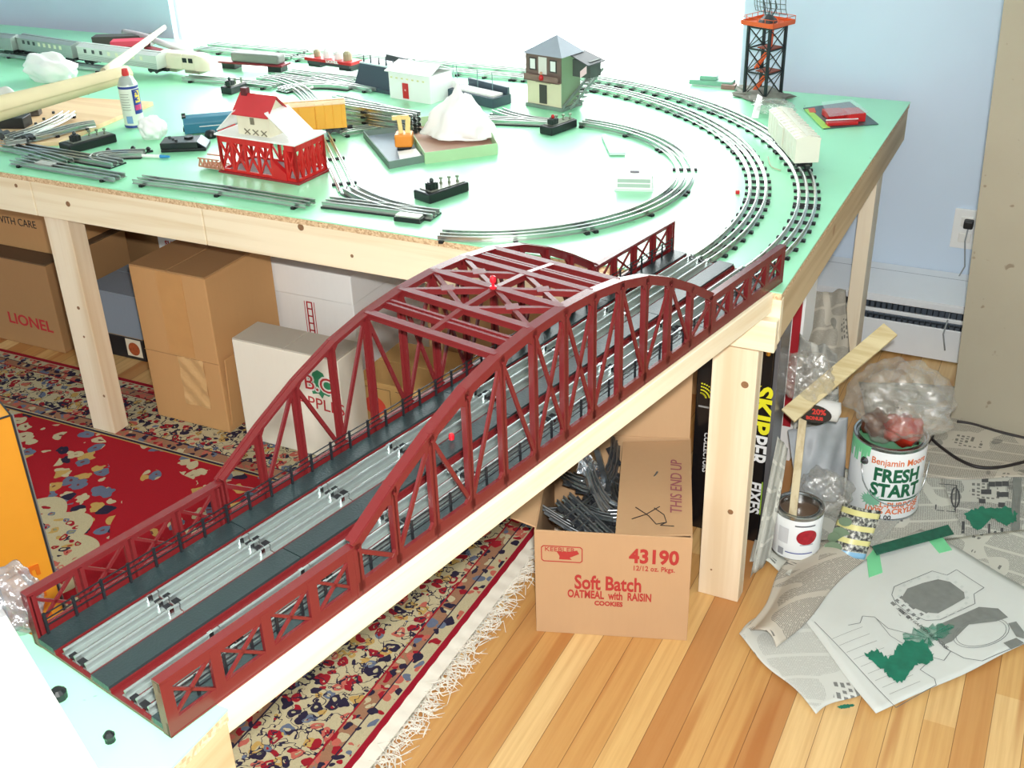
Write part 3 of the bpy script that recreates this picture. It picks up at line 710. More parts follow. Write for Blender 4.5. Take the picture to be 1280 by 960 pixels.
# brown cartons further right behind the arch
A = G(449, 536, 0)
th, w, h = carton('tan fruit crate with a red apple print, seen behind the arch of the bridge', A.x, A.x + .30, A.y, .24, .001, .158, KT, top=KT, name='fruit_crate', tape=False)
apl = [(.03 * math.cos(k * PI / 10) * (1 + .12 * math.cos(2 * k * PI / 10)), .030 * math.sin(k * PI / 10) - (.008 if k == 5 else 0)) for k in range(20)]
MB().slab([(.060 + a, -.0003, .085 + b) for a, b in apl], (0, -.0006, 0)).build('apple_print', M('apple_red_ink', (222, 78, 60), .7), th)
bd_ = MB()
for (a, b, c, d) in ((.015, .022, .095, .001), (.015, .140, .095, .001), (.015, .022, .001, .119), (.110, .022, .001, .119), (.128, .022, .13, .001), (.128, .140, .13, .001)): bd_.obox((a, -.0006, b), (c, 0, 0), (0, .0006, 0), (0, 0, d))
bd_.build('printed_border', INKK, th)
MB().obox((.058, -.0006, .116), (.003, 0, 0), (0, .0006, 0), (.004, 0, .014)).build('stem_print', INKK, th)
th, w, h = carton('large worn brown carton behind the fruit crate, under the table', -1.09, -.60, .64, .36, 0, .36, KD, top=KD)
front_text(th, 'FRAGILE', .22, .24, .06, INKR, name='lettering') if False else None
carton('worn brown carton against the wall, right of the grey crate', -2.02, -1.70, .86, .30, 0, .40, KD, top=KD)
carton('flat red box standing between the apple box and fruit crate', -1.262, -1.196, .345, .20, 0, .085, M('dark_red_card', (168, 24, 32), .6), tape=False, name='game_box')
carton('long brown carton lying beneath the far side of the arch', -.56, -.22, .86, .34, 0, .30, KD, top=KD)
# left stack
ta, w, h = carton('big brown carton with faded red lettering beneath the left end of the table', -2.86, -2.285, .345, .34, 0, .298, KD, top=card('darker_top_card', (112, 88, 62)), tape=False)  # top card is darker than the carton body
front_text(ta, 'LIONEL', w - .125, .085, .052, INKR, bold=.001, sx=1.1, rot=-.02)
A = GP(70, 320, (0, .42, 0), (0, 1, 0))
tb_, w, h = carton('brown carton marked in black, stacked on the faded lettering carton at left', A.x - .55, A.x, .42, .28, .2985, .56, KR, top=KD, tape=False)
front_text(tb_, 'HANDLE WITH CARE', w - .205, .088, .034, INKK, sx=.92)
# black box with picture, grey box on it
th, w, h = carton('flat black carton with a food picture, under the grey box', -2.19, -2.003, .40, .25, 0, .078, M('black_gloss_card', (26, 26, 30), .35), top=card('box_tan_top', (170, 140, 104)), tape=False, name='picture_box')
MB().obox((.115, -.0006, .012), (.060, 0, 0), (0, .0006, 0), (0, 0, .058)).build('picture', M('picture_cream', (226, 214, 190), .5), th)
MB().cyl((.145, -.0004, .038), (.145, -.0014, .038), .022, n=20).build('pizza_print', M('pizza_print', (178, 84, 40), .5, vary=.4, vs=120), th)
carton('plain grey blue box stacked on the flat black carton under the table', -2.20, -1.995, .395, .28, .0785, .222, KG, top=KG, name='grey_box', tape=False)
A = GP(112, 283, (0, .80, 0), (0, 1, 0))
carton('tall dark brown carton at the back, behind the grey blue box', A.x + .02, A.x + .34, .80, .3, 0, .60, KD, top=KD)
A = GP(197, 300, (0, .74, 0), (0, 1, 0)); B = GP(250, 300, (0, .74, 0), (0, 1, 0))
th, w, h = carton('white box with small red print, glimpsed behind the tall brown box', A.x, A.x + .20, .74, .22, 0, .60, KW, top=KW, tape=False)
zz = GP(222, 307, (0, .74, 0), (0, 1, 0)); front_text(th, 'SHIP-ASK', zz.x - A.x, zz.z, .026, INKR, bold=.001)

# orange display box at the left edge, in front
OX, OY = -1.282, -.640
th = thing('display_box', 'tall orange display box with a clear window and raised orange letters at the left edge', 'box', (OX, OY, .007), math.radians(64))
OR = M('orange_card', (232, 158, 44), .45, vary=.03); ORD = M('deep_orange_print', (218, 112, 24), .5)
hh = .525; ow = .34
bx = MB()                                     # front with window opening
for (a, b, c, d) in ((-.105, 0, .105, hh), (-ow, 0, .235, .02), (-ow, .335, .235, hh - .335), (-ow, .02, .02, .315)): bx.obox((a, -.004, b), (c, 0, 0), (0, .004, 0), (0, 0, d))
bx.obox((-ow, 0, 0), (.003, 0, 0), (0, .2, 0), (0, 0, hh)).obox((-.003, 0, 0), (.003, 0, 0), (0, .2, 0), (0, 0, hh)).obox((-ow, .196, 0), (ow, 0, 0), (0, .004, 0), (0, 0, hh)).obox((-ow, -.004, hh - .003), (ow, 0, 0), (0, .204, 0), (0, 0, .003))
bx.build('carton', OR, th)
eg = MB(); eg.bar((-.0005, -.0045, 0), (-.0005, -.0045, hh), .004, .004).bar((-ow, -.0045, hh), (0, -.0045, hh), .003, .003).bar((-.001, 0, hh), (-.001, .2, hh), .003, .003)
eg.build('dark_edge', M('black_card_edge', (38, 44, 50), .5), th)
eg = MB(); eg.bar((.0015, -.003, 0), (.0015, -.003, hh), .003, .006); eg.build('silver_edge', M('silver_card_edge', (150, 158, 162), .3, .6), th)
eg = MB()
for p, q in (((-.105, -.0046, 0), (-.105, -.0046, .335)), ((-.34, -.0046, .335), (-.105, -.0046, .335))): eg.bar(p, q, .002, .0016)
eg.build('window_edge', M('black_card_edge', (38, 44, 50), .5), th)
sh = MB(); 
for k, ch in enumerate('FUN'):
    m_ = text_mb(ch, .056, bold=.0014, sx=1.0, ext=.003); m_.xf(frame((-.048, -.0058, .180 - k * .050), (0, 0, -1), (1, 0, 0))); m_.build('letter', ORD, th)
wn = NT('clear_film'); wn.b.inputs['Base Color'].default_value = (.9, .95, 1, 1); wn.b.inputs['Roughness'].default_value = .08; wn.b.inputs['Alpha'].default_value = .16
MB().obox((-.318, -.0015, .022), (.21, 0, 0), (0, .0006, 0), (0, 0, .31)).build('window_film', wn.m, th)
MB().obox((-.318, .02, .19), (.19, 0, 0), (0, .12, 0), (0, 0, .13)).build('pale_insert', M('pale_blue_insert', (196, 214, 226), .5), th, bevel=.003)
gi = MB(); gi.obox((-.30, .01, .03), (.17, 0, .02), (0, .12, 0), (-.02, 0, .13)).build('grey_insert', M('grey_insert', (128, 140, 148), .4), th, bevel=.004)

# ------------------------------------------------------------------ open cookie box
SA = Vector((-.391, -.233, 0)); SBB = Vector((-.099, -.134, 0)); sr = math.atan2(SBB.y - SA.y, SBB.x - SA.x); sw = (SBB - SA).length; sd = .375; shh = .256
th = thing('open_cardboard_box', 'open cookie carton with red print, heaped with old toy track, on the plank floor', 'box', SA, sr)
SB = card('cookie_carton_kraft', (198, 160, 120)); q = .004
b = MB(); b.obox((0, 0, 0), (sw, 0, 0), (0, q, 0), (0, 0, shh)).obox((0, sd - q, 0), (sw, 0, 0), (0, q, 0), (0, 0, shh)).obox((0, q, 0), (q, 0, 0), (0, sd - 2 * q, 0), (0, 0, shh)).obox((sw - q, q, 0), (q, 0, 0), (0, sd - 2 * q, 0), (0, 0, shh)).obox((q, q, 0), (sw - 2 * q, 0, 0), (0, sd - 2 * q, 0), (0, 0, q))
b.build('body', SB, th, bevel=.001)
MB().obox((sw - .002, .012, shh - .004), (-.148, 0, -.012), (0, sd - .02, 0), (0, 0, .004)).build('flap', SB, th, bevel=.001)
MB().obox((.002, sd - .002, shh - .002), (sw - .004, 0, 0), (0, .03, .150), (0, .004, 0)).build('flap', SB, th, bevel=.001)
MB().obox((.002, .01, shh - .002), (-.05, 0, .02), (0, sd - .02, 0), (0, 0, .004)).build('flap', SB, th, bevel=.001)
SR = M('carton_red_print', (178, 52, 48), .75, vary=.08, vs=90)
def st(txt, fx, fz, size, sx=1.0, bold=0.0, rot=0.0): front_text(th, txt, fx * sw, fz * shh, size, SR, sx=sx, bold=bold, rot=rot)
st('43190', .765, .80, .046, .84, .0016); st('12/12 oz. Pkgs.', .765, .69, .0165, .84, .0002)
st('Soft Batch', .475, .52, .048, .68, .0012); st('OATMEAL  with  RAISIN', .485, .405, .027, .60, .0008); st('COOKIES', .48, .325, .015, .9, .0006)
lg = MB(); lx, lz, lw, lh = .045, .715, .262, .145
x0, z0, x1, z1 = lx * sw, lz * shh, (lx + lw) * sw, (lz + lh) * shh
for p, r_ in (((x0 + .004, z0), (x1 - .004, z0)), ((x0 + .004, z1), (x1 - .004, z1)), ((x0, z0 + .004), (x0, z1 - .004)), ((x1, z0 + .004), (x1, z1 - .004)), ((x0, z0 + .004), (x0 + .004, z0)), ((x1 - .004, z0), (x1, z0 + .004)), ((x0, z1 - .004), (x0 + .004, z1)), ((x1, z1 - .004), (x1 - .004, z1))):
    lg.bar((p[0], -.0004, p[1]), (r_[0], -.0004, r_[1]), .0008, .0018, (0, 0, 1)) if p[1] == r_[1] else lg.bar((p[0], -.0004, p[1]), (r_[0], -.0004, r_[1]), .0018, .0008, (0, 1, 0))
lg.slab([(x0 + .035, -.0002, z0 + .006), (x0 + .060, -.0002, z0 + .006), (x0 + .056, -.0002, z0 + .011), (x1 - .006, -.0002, z1 - .016), (x1 - .010, -.0002, z1 - .008), (x0 + .05, -.0002, z1 - .013), (x0 + .030, -.0002, z1 - .012), (x0 + .036, -.0002, z0 + .014)], (0, -.0006, 0))
lg.build('logo_print', SR, th)
m_ = text_mb('KEEBLER', .0145, sx=1.1); m_.xf(frame(((x0 + x1) / 2 - .004, -.0008, z1 - .008), (1, 0, 0), (0, 0, 1))); m_.build('lettering', SR, th)
FM = Matrix.Translation((sw - .001, .012, shh + .0012)) @ Matrix.Rotation(math.radians(4.6), 4, 'Y')
m_ = text_mb('THIS END UP', .034, sx=1.0); m_.xf(FM @ frame((-.030, .165, -.0002), (0, 1, 0), (-1, 0, 0))); m_.build('lettering', M('purple_red_stamp', (150, 84, 92), .8), th)
sc = MB()
for P_ in ([(-.118, .028), (-.09, .050), (-.064, .082)], [(-.112, .07), (-.085, .045), (-.07, .020), (-.05, .03)], [(-.075, .075), (-.055, .055), (-.05, .03), (-.062, .018), (-.035, .02)]):
    for a, b_ in zip(P_, P_[1:]): sc.bar(FM @ Vector((a[0], a[1], 0)), FM @ Vector((b_[0], b_[1], 0)), .0016, .0008)
sc.build('pen_scribble', INKK, th)
# jumbled toy track pieces in the box
rn = random.Random(21); SCR = M('dull_tinplate', (146, 152, 156), .35, .9, vary=.25, vs=70); TIEW = M('weathered_tie', (66, 70, 76), .45, .5, vary=.2, vs=80)
def scrap(curved):
    t_ = thing('scrap_track', 'grey toy track piece jumbled in the open cookie carton', 'track', (0, 0, 0), 0, 'scrap track pieces in the carton')
    L = .15; pts = [(L * (k / 8 - .5), (.05 * ((k / 8 - .5) ** 2) * 8 if curved else 0)) for k in range(9)]
    for off in (-.0175, 0, .0175):
        MB().sweep([(p[0], p[1] + off) for p in pts], rail_prof(.009), .003).build('rail', SCR, t_)
    for x in (-.055, 0, .055): mb = MB().box(x, (.4 * (x / L) ** 2 * .12 if curved else 0) + (.0 if not curved else .05 * 8 * (x / L) ** 2), 0, .016, .058, .0045); mb.build('tie', TIEW, t_)
    return t_
base = [scrap(False), scrap(True)]; bsr = Matrix.Translation(SA) @ Matrix.Rotation(sr, 4, 'Z')
for k in range(26):
    lx = rn.uniform(.085, sw - .10); ly = rn.uniform(.085, sd - .12); lz = .135 + .0035 * k + rn.uniform(-.01, .01); lz = min(lz, .218)
    p = bsr @ Vector((lx, ly, lz)); src = base[k % 2]
    o = src if k < 2 else dup(src, p); o.location = p; o.rotation_euler = (rn.uniform(-.5, .5), rn.uniform(-.35, .35), rn.uniform(0, PI))
p = bsr @ Vector((.095, .21, .262)); fo_ = thing('metal_bracket', 'shiny crumpled silver metal bracket sticking up from the heap in the cookie carton', 'bracket', p)
def crum(u, v): 
    return (.034 * (u - .5) + .006 * math.sin(v * 17 + u * 5), .012 * math.sin(u * 11 + v * 7), -.05 + .10 * v + .004 * math.sin(u * 23))
MB().grid(crum, 10, 16).build('sheet', M('bright_foil', (226, 230, 234), .2, .9, vary=.1, vs=50), fo_, solid=.002)
MB().bar((.02, .004, -.06), (.034, .004, .05), .008, .012).build('side_bar', SCR, fo_); fo_.rotation_euler = (.1, -.35, .25)
# black boxed toy behind the front leg
A = GP(870, 470, (0, .30, 0), (0, 1, 0)); B = GP(985, 470, (0, .30, 0), (0, 1, 0))
KX0, KX1, KY = -.222, -.058, .25
th = thing('black_toy_box', 'tall glossy black box with yellow and white lettering, behind the front table leg', 'box', (KX0, KY, 0))
BLK = M('glossy_black_card', (18, 18, 21), .22, vary=.02, coat=.3); kw = KX1 - KX0
MB().obox((0, 0, 0), (kw, 0, 0), (0, .09, 0), (0, 0, .60)).build('body', BLK, th, bevel=.002)
MB().obox((kw + .001, .0, 0), (.010, 0, 0), (0, .09, 0), (0, 0, .60)).build('grey_spine', M('grey_gloss_spine', (92, 92, 96), .25), th, bevel=.002)
YEL = M('yellow_print', (226, 222, 40), .5); WHT = M('white_print', (232, 234, 236), .5); GRN = M('green_yellow_print', (150, 190, 60), .5)
def kpt(px, py): v = GP(px, py, (0, KY, 0), (0, 1, 0)); return v.x - KX0, v.z
def vtext(t_, pa, pb, size, mat, sx=1.0, bold=.001, dx=0.0):
    (xa, za), (xb, zb) = kpt(*pa), kpt(*pb); m_ = text_mb(t_, size, bold=bold, sx=sx); lo = min(v.x for v in m_.v); hi = max(v.x for v in m_.v)
    L = za - zb; k = L / (hi - lo); mid = (hi + lo) / 2
    for v in m_.v: v.x = (v.x - mid) * k
    m_.xf(frame(((xa + xb) / 2 + dx, -.0005, (za + zb) / 2), (0, 0, -1), (1, 0, 0))); m_.build('lettering', mat, th)
vtext('SKIP', (962, 484), (956, 544), .055, YEL, bold=.002, dx=-.014); vtext('PER', (956, 546), (951, 582), .055, WHT, bold=.001, dx=-.014); vtext('FIXES', (948, 604), (943, 642), .036, WHT, dx=-.006)
xa, za = kpt(950, 602); xb, zb = kpt(945, 642); MB().obox(((xa + xb) / 2 + .006, -.0008, zb), (.0025, 0, 0), (0, .0008, 0), (0, 0, za - zb)).build('green_rule', GRN, th)
sb = MB()
for k in range(9):
    a = .25 + k * .16; c0 = kpt(877, 498)
    for r_ in (.012, .020, .028, .036): sb.obox((c0[0] + r_ * math.cos(a) - .004, -.0007, c0[1] + r_ * math.sin(a)), (.0035, 0, 0), (0, .0007, 0), (0, 0, .003))
sb.build('starburst_print', YEL, th)
vtext('COLLECTORS', (884, 541), (880, 590), .016, WHT, bold=.0003)
xa, za = kpt(873, 508); MB().obox((max(.002, xa), -.0008, za), (.05, 0, 0), (0, .0008, 0), (0, 0, .004)).build('grey_rule', M('grey_print', (150, 150, 150), .5), th)
A = GP(984, 440, (0, .62, 0), (0, 1, 0)); B = GP(1001, 440, (0, .62, 0), (0, 1, 0))
th = thing('red_white_box', 'narrow white box with a red stripe, glimpsed right of the glossy black box', 'box', (A.x, .62, 0))
MB().obox((0, 0, 0), (B.x - A.x, 0, 0), (0, .12, 0), (0, 0, .56)).build('body', KW, th, bevel=.002)
MB().obox((.006, -.001, .1), (.020, 0, 0), (0, .001, 0), (0, 0, .44)).build('stripe', M('stripe_red', (168, 34, 44), .5), th)
# ------------------------------------------------------------------ newspapers on the floor
def news_mat(name, ink=.6, tone=(206, 206, 196), big=False):
    t = NT(name); uv = t.n.new('ShaderNodeUVMap').outputs[0]; u, v, _ = t.sep(uv)
    col = .062; line = .0036
    fu = t.math('FRACT', t.math('DIVIDE', u, col)); fv = t.math('FRACT', t.math('DIVIDE', v, line))
    inx = t.math('MULTIPLY', t.math('GREATER_THAN', fu, .07), t.math('LESS_THAN', fu, .94))
    ln = t.math('LESS_THAN', fv, .55)
    cb = t.node('ShaderNodeCombineXYZ'); t.link(t.math('MULTIPLY', u, 330), cb.inputs[0]); t.link(t.math('FLOOR', t.math('DIVIDE', v, line)), cb.inputs[1])
    wd = t.math('GREATER_THAN', t.noise(cb.outputs[0], 1.0, 1).outputs['Fac'], .40)
    blk = t.noise(t.mapping(uv, (1, 1, 1)), 7.0, 1); on = t.math('GREATER_THAN', blk.outputs['Fac'], .43)
    txt = t.math('MULTIPLY', t.math('MULTIPLY', inx, ln), t.math('MULTIPLY', wd, on))
    cb2 = t.node('ShaderNodeCombineXYZ'); t.link(t.math('MULTIPLY', u, 70), cb2.inputs[0]); t.link(t.math('FLOOR', t.math('DIVIDE', v, .013)), cb2.inputs[1])
    hd = t.math('MULTIPLY', t.math('GREATER_THAN', t.noise(cb2.outputs[0], 1, 0).outputs['Fac'], .5), t.math('MULTIPLY', t.math('LESS_THAN', t.math('FRACT', t.math('DIVIDE', v, .013)), .6), t.math('LESS_THAN', blk.outputs['Fac'], .36)))
    pic = t.math('GREATER_THAN', t.noise(uv, 11, 1).outputs['Fac'], .67)
    base = t.mix(t.noise(uv, 5, 3).outputs['Fac'], rgb(*tone), rgb(*[c - 14 for c in tone]))
    c = t.mix(t.math('MULTIPLY', txt, ink), base, rgb(70, 72, 74)); c = t.mix(t.math('MULTIPLY', hd, .7), c, rgb(50, 52, 56))
    if big: c = t.mix(t.math('MULTIPLY', pic, .55), c, rgb(90, 92, 92))
    t.link(c, t.b.inputs['Base Color']); t.b.inputs['Roughness'].default_value = .85; t.b.inputs['Specular IOR Level'].default_value = .2
    t.bump(t.noise(uv, 18, 3).outputs['Fac'], .25, .004)
    return t.m
NW = news_mat('newsprint'); NW2 = news_mat('newsprint_adverts', .75, (200, 200, 192), True); NP = news_mat('newsprint_map_page', .0, (214, 218, 214)); NF = news_mat('newsprint_faint', .28, (212, 214, 208)); NB = news_mat('newsprint_warm', .6, (196, 188, 174), True)
def hz(x, y): return .004 + .0022 * math.sin(x * 23 + y * 9) * math.sin(y * 19 - x * 7)
def sheet(mat, corners, label, lift=0.0, n=26, curl=None, name='newspaper_sheet', group='newspaper sheets spread on the floor', uvrot=0.0, uvs=1.0, wob=.012):
    """bilinear sheet over four pixel corners, lying on the floor with creases"""
    P = [G(*c, .004) for c in corners]; mb = MB(); rn = random.Random(len(label)); ph = [rn.uniform(0, 6) for _ in range(4)]
    def fn(u, v):
        p = (P[0] * (1 - u) + P[1] * u) * (1 - v) + (P[3] * (1 - u) + P[2] * u) * v
        e = math.sin(u * PI) * math.sin(v * PI)
        x = p.x + wob * .5 * math.sin(v * 9 + ph[0]) * (1 - e); y = p.y + wob * .5 * math.sin(u * 8 + ph[1]) * (1 - e)
        z = hz(x, y) + lift + (curl(u, v) if curl else 0); return (x, y, z)
    mb.grid(fn, n, n); o = mb.build(name, mat, smooth=True)
    me = o.data; uvl = me.uv_layers.new(name='UVMap'); c, s = math.cos(uvrot), math.sin(uvrot); L1 = (P[1] - P[0]).length; L2 = (P[3] - P[0]).length
    for lp in me.loops:
        k = lp.vertex_index; i, j = divmod(k, n + 1); uu, vv = i / n * L1 * uvs, j / n * L2 * uvs
        uvl.data[lp.index].uv = (uu * c - vv * s, uu * s + vv * c)
    md = o.modifiers.new('solid', 'SOLIDIFY'); md.thickness = .0006; md.offset = 1
    return tag(o, label, 'newspaper', group)
sheet(NW2, [(1128, 560), (1160, 705), (1330, 740), (1330, 560)], 'newspaper page of adverts with a green paint smear, right of the big can', .000, uvrot=.1)
sheet(NB, [(1120, 500), (1130, 600), (1330, 600), (1330, 530)], 'newspaper page tucked under the leaning board behind the black cable', .002, uvrot=.2)
sheet(NB, [(1072, 476), (1090, 570), (1225, 560), (1196, 482)], 'newspaper page behind the gallon can, before the heater', .000, uvrot=.3)
sheet(NW, [(1020, 600), (1085, 745), (1215, 700), (1160, 560)], 'newspaper page beneath the gallon can and the dark green strip', .001, uvrot=.3)
sheet(NW, [(936, 700), (1010, 735), (1150, 640), (1010, 560)], 'newspaper page under the small paint can', .003, wob=.02, curl=lambda u, v: .01 * max(0, .25 - v) * 4 * math.sin(u * 7) ** 2)
sheet(NW, [(1090, 690), (1140, 800), (1330, 760), (1330, 655)], 'newspaper page of small grey paragraphs at the right edge', .004, uvrot=.6)
sheet(NF, [(921, 797), (1018, 894), (1110, 850), (1000, 735)], 'newspaper page with a pointed corner nearest the camera at left', .005, uvrot=.5)
mapsheet = sheet(NP, [(985, 752), (1096, 897), (1350, 778), (1150, 664)], 'newspaper page of arena seating plans with a large green paint stain', .008, wob=.006)
sheet(NB, [(934, 792), (972, 815), (1092, 690), (1000, 680)], 'newspaper page folded over with large letters along its crease', .010, uvrot=.4, curl=lambda u, v: .028 * math.sin(min(1, (1 - u) * 1.2) * PI) * (1 - v * .4))
# printed plans on the map page
GRY = M('halftone_grey', (128, 132, 128), .85, vary=.12, vs=60); LNE = M('grey_line_ink', (112, 118, 118), .85); PAL = M('pale_paper_print', (200, 206, 202), .85)
def pz(px, py, dz=0.0):
    p = G(px, py, .012); p.z = hz(p.x, p.y) + .0098 + dz; return p
def ribbon(pts, w, closed=True, dz=.0):
    P = [pz(*q, dz) for q in pts]; n = len(P); mb = MB(); rng = range(n if closed else n - 1)
    for i in rng:
        a, b = P[i], P[(i + 1) % n]; k = max(1, int((b - a).length / .02))
        for j in range(k):
            p, r_ = a.lerp(b, j / k), a.lerp(b, (j + 1) / k); d = (r_ - p); s = Vector((-d.y, d.x, 0)).normalized() * w / 2
            p.z = hz(p.x, p.y) + .0098 + dz; r_.z = hz(r_.x, r_.y) + .0098 + dz
            mb.add([p - s, r_ - s, r_ + s, p + s], [(0, 1, 2, 3)])
    return mb
def fillp(pts, dz=0.0):
    P = [pz(*q, dz) for q in pts]; c = sum(P, Vector()) / len(P); n = len(P); mb = MB(); vs = []
    c.z = hz(c.x, c.y) + .0098 + dz
    rings = 4; vs = [c]
    for k in range(1, rings + 1):
        for p in P: q = c.lerp(p, k / rings); q.z = hz(q.x, q.y) + .0098 + dz; vs.append(q)
    fs = [(0, 1 + i, 1 + (i + 1) % n) for i in range(n)]
    for k in range(rings - 1):
        for i in range(n): a = 1 + k * n; b = a + n; fs.append((a + i, b + i, b + (i + 1) % n, a + (i + 1) % n))
    mb.add(vs, fs); return mb
def decal(mb, name, mat):
    loc = mapsheet.location; mb.v = [p - loc for p in mb.v]; me = bpy.data.meshes.new(name); me.from_pydata([tuple(p) for p in mb.v], [], mb.f); me.materials.append(mat); me.update()
    bm = bmesh.new(); bm.from_mesh(me); bmesh.ops.recalc_face_normals(bm, faces=bm.faces); 
    for f in bm.faces:
        if f.normal.z < 0: f.normal_flip()
    bm.to_mesh(me); bm.free()
    o = bpy.data.objects.new(name, me); COL.objects.link(o); o.parent = mapsheet; return o
def Zc(l): return [(1080 + x / 4, 660 + y / 4) for x, y in l]
decal(fillp(Zc([(185, 360), (215, 310), (290, 280), (370, 258), (430, 270), (500, 320), (505, 350), (440, 390), (370, 430), (300, 425), (240, 400)])), 'printed_plan', GRY)
decal(ribbon(Zc([(150, 300), (340, 218), (415, 238), (462, 212), (600, 300), (550, 330), (555, 378), (380, 462), (310, 465), (220, 430), (160, 385), (138, 340)]), .0016), 'plan_outline', LNE)
for k in range(22):
    a = k / 22 * 2 * PI; x, y = 345 + 172 * math.cos(a), 348 + 100 * math.sin(a); x += 18 * math.cos(2 * a) * 0; 
    if k % 1 == 0: decal(fillp(Zc([(x - 11, y), (x, y - 8), (x + 11, y), (x, y + 8)]), .0003), 'seat_block', PAL)
decal(fillp(Zc([(362, 490), (575, 395), (670, 405), (720, 450), (660, 470), (600, 452), (520, 475), (445, 530), (440, 570), (400, 585), (362, 545)])), 'printed_plan', GRY)
decal(fillp(Zc([(720, 480), (760, 470), (800, 520), (800, 555), (760, 545)])), 'printed_plan', GRY); decal(fillp(Zc([(695, 580), (760, 552), (800, 575), (735, 612)])), 'printed_plan', GRY)
decal(ribbon(Zc([(362, 545), (400, 600), (500, 655), (590, 670), (800, 580)]), .0016, False), 'plan_outline', LNE)
for s_ in (1, .9): decal(ribbon(Zc([(585 + s_ * 140 * math.cos(a) * 1.0, 528 + s_ * (75 * math.sin(a) - 22 * math.cos(a))) for a in [k * PI / 12 for k in range(24)]]), .0013), 'plan_outline', LNE)
Q = [(1000, 790), (1085, 888), (1262, 0)]
def Zd(l): return [(910 + x * 210 / 960, 690 + y * 210 / 960) for x, y in l]
decal(ribbon([(1018, 778), (1120, 885), (1170, 858), (1168, 850), (1150, 838), (1166, 822), (1180, 826), (1188, 815), (1172, 800), (1110, 786), (1093, 772), (1078, 771), (1075, 780), (1060, 783)], .0014, False), 'plan_outline', LNE)
decal(ribbon(Zc([(60, 455), (130, 540), (215, 590), (300, 640)]), .0012, False), 'plan_outline', LNE)
for k in range(9): decal(ribbon([(1040 + k * 9, 800 + k * 8.5), (1078 + k * 9, 785 + k * 8.5)], .0007, False), 'seat_row_print', LNE)
# rows of tiny lettering along the plan
for t_, a, b in (('BOSTON GARDEN SECTIONS', (1121, 762), (1184, 812)), ):
    P0, P1 = pz(*a, .0004), pz(*b, .0004); m_ = text_mb('.' * 1 + t_, .011, ext=.0001); lo = min(v.x for v in m_.v); hi = max(v.x for v in m_.v); k = (P1 - P0).length / (hi - lo)
    for v in m_.v: v.x = (v.x - (lo + hi) / 2) * k
    d = (P1 - P0).normalized(); m_.xf(frame((P0 + P1) / 2 + Vector((0, 0, .002)), d, Vector((-d.y, d.x, 0)))); 
    m_.v = [p - mapsheet.location for p in m_.v]; FR[mapsheet] = Matrix.Identity(4); m_.build('lettering', INKK, mapsheet)
# green paint smears
PG = M('green_wet_paint', (22, 122, 96), .4, vary=.25, vs=45); PGL = NT('thin_green_paint'); PGL.b.inputs['Base Color'].default_value = rgb(60, 140, 116); _n = PGL.noise(PGL.obj(), 90, 3); PGL.link(PGL.math('MULTIPLY', _n.outputs['Fac'], 1.0), PGL.b.inputs['Alpha']); PGL = PGL.m
def jag(pts, r_, seed):
    rn = random.Random(seed); out = []
    for i, p in enumerate(pts):
        q = pts[(i + 1) % len(pts)]
        for j in range(9): f = j / 9; out.append((p[0] + (q[0] - p[0]) * f + rn.uniform(-r_, r_), p[1] + (q[1] - p[1]) * f + rn.uniform(-r_, r_)))
    return out
decal(fillp(jag(Zc([(0, 640), (60, 610), (110, 650), (180, 720), (205, 760), (170, 775), (120, 735), (60, 690)]), 2.2, 2), .0009), 'paint_stain', PG)
decal(fillp(jag(Zc([(110, 690), (160, 600), (200, 570), (290, 560), (345, 635), (330, 680), (270, 680), (190, 775), (150, 750)]), 2.6, 3), .0012), 'paint_stain', PG)
decal(fillp(jag(Zc([(200, 540), (280, 490), (440, 490), (430, 540), (350, 570), (310, 600), (230, 610)]), 3.4, 4), .0006), 'paint_stain', PGL)
decal(fillp(jag(Zd([(620, 890), (650, 880), (710, 870), (725, 880), (690, 895), (640, 900)]), .8, 5), .0012), 'paint_stain', PG)
# stain and adverts on the right page
adv = [o for o in COL.objects if o.get('label', '').startswith('newspaper page of adverts')][0]; mapsheet_, mapsheet = mapsheet, adv
def pz(px, py, dz=0.0):
    p = G(px, py, .004); p.z = hz(p.x, p.y) + .0015 + dz; return p
_hz = hz
def Ze(l): return [(1040 + x * .1875, 540 + y * .1875) for x, y in l]
def fill2(pts, dz=0.0):
    mb = fillp(pts, dz)
    for p in mb.v: p.z = _hz(p.x, p.y) + .0016 + dz
    return mb
def rib2(pts, w, closed=True, dz=0.0):
    mb = ribbon(pts, w, closed, dz)
    for p in mb.v: p.z = _hz(p.x, p.y) + .0016 + dz
    return mb
decal(fill2(jag(Ze([(880, 560), (980, 510), (1080, 520), (1170, 500), (1240, 540), (1230, 590), (1170, 635), (1100, 600), (1040, 570), (980, 660), (930, 640)]), 2.0, 7), .0008), 'paint_stain', PG)
decal(fill2(Ze([(1205, 310), (1265, 318), (1240, 790), (1185, 770)])), 'grey_column_print', GRY)
for x, y in ((1000, 465), (1130, 490), (1040, 400), (1020, 320), (1065, 350), (1110, 350), (1155, 350), (1015, 400), (1120, 420), (1155, 420)):
    decal(fill2(Ze([(x - 22, y - 16), (x + 22, y - 14), (x + 22, y + 18), (x - 22, y + 16)]), .0003), 'advert_print', M('dark_grey_print', (74, 76, 78), .85))
decal(rib2(Ze([(822 + 26 * math.cos(a), 440 + 68 * math.sin(a)) for a in [k * PI / 8 for k in range(16)]]), .004), 'advert_print', M('dark_grey_print', (74, 76, 78), .85))
decal(rib2(Ze([(710, 350), (830, 355), (820, 535), (690, 520), (700, 400)]), .003), 'advert_print', M('dark_grey_print', (74, 76, 78), .85))
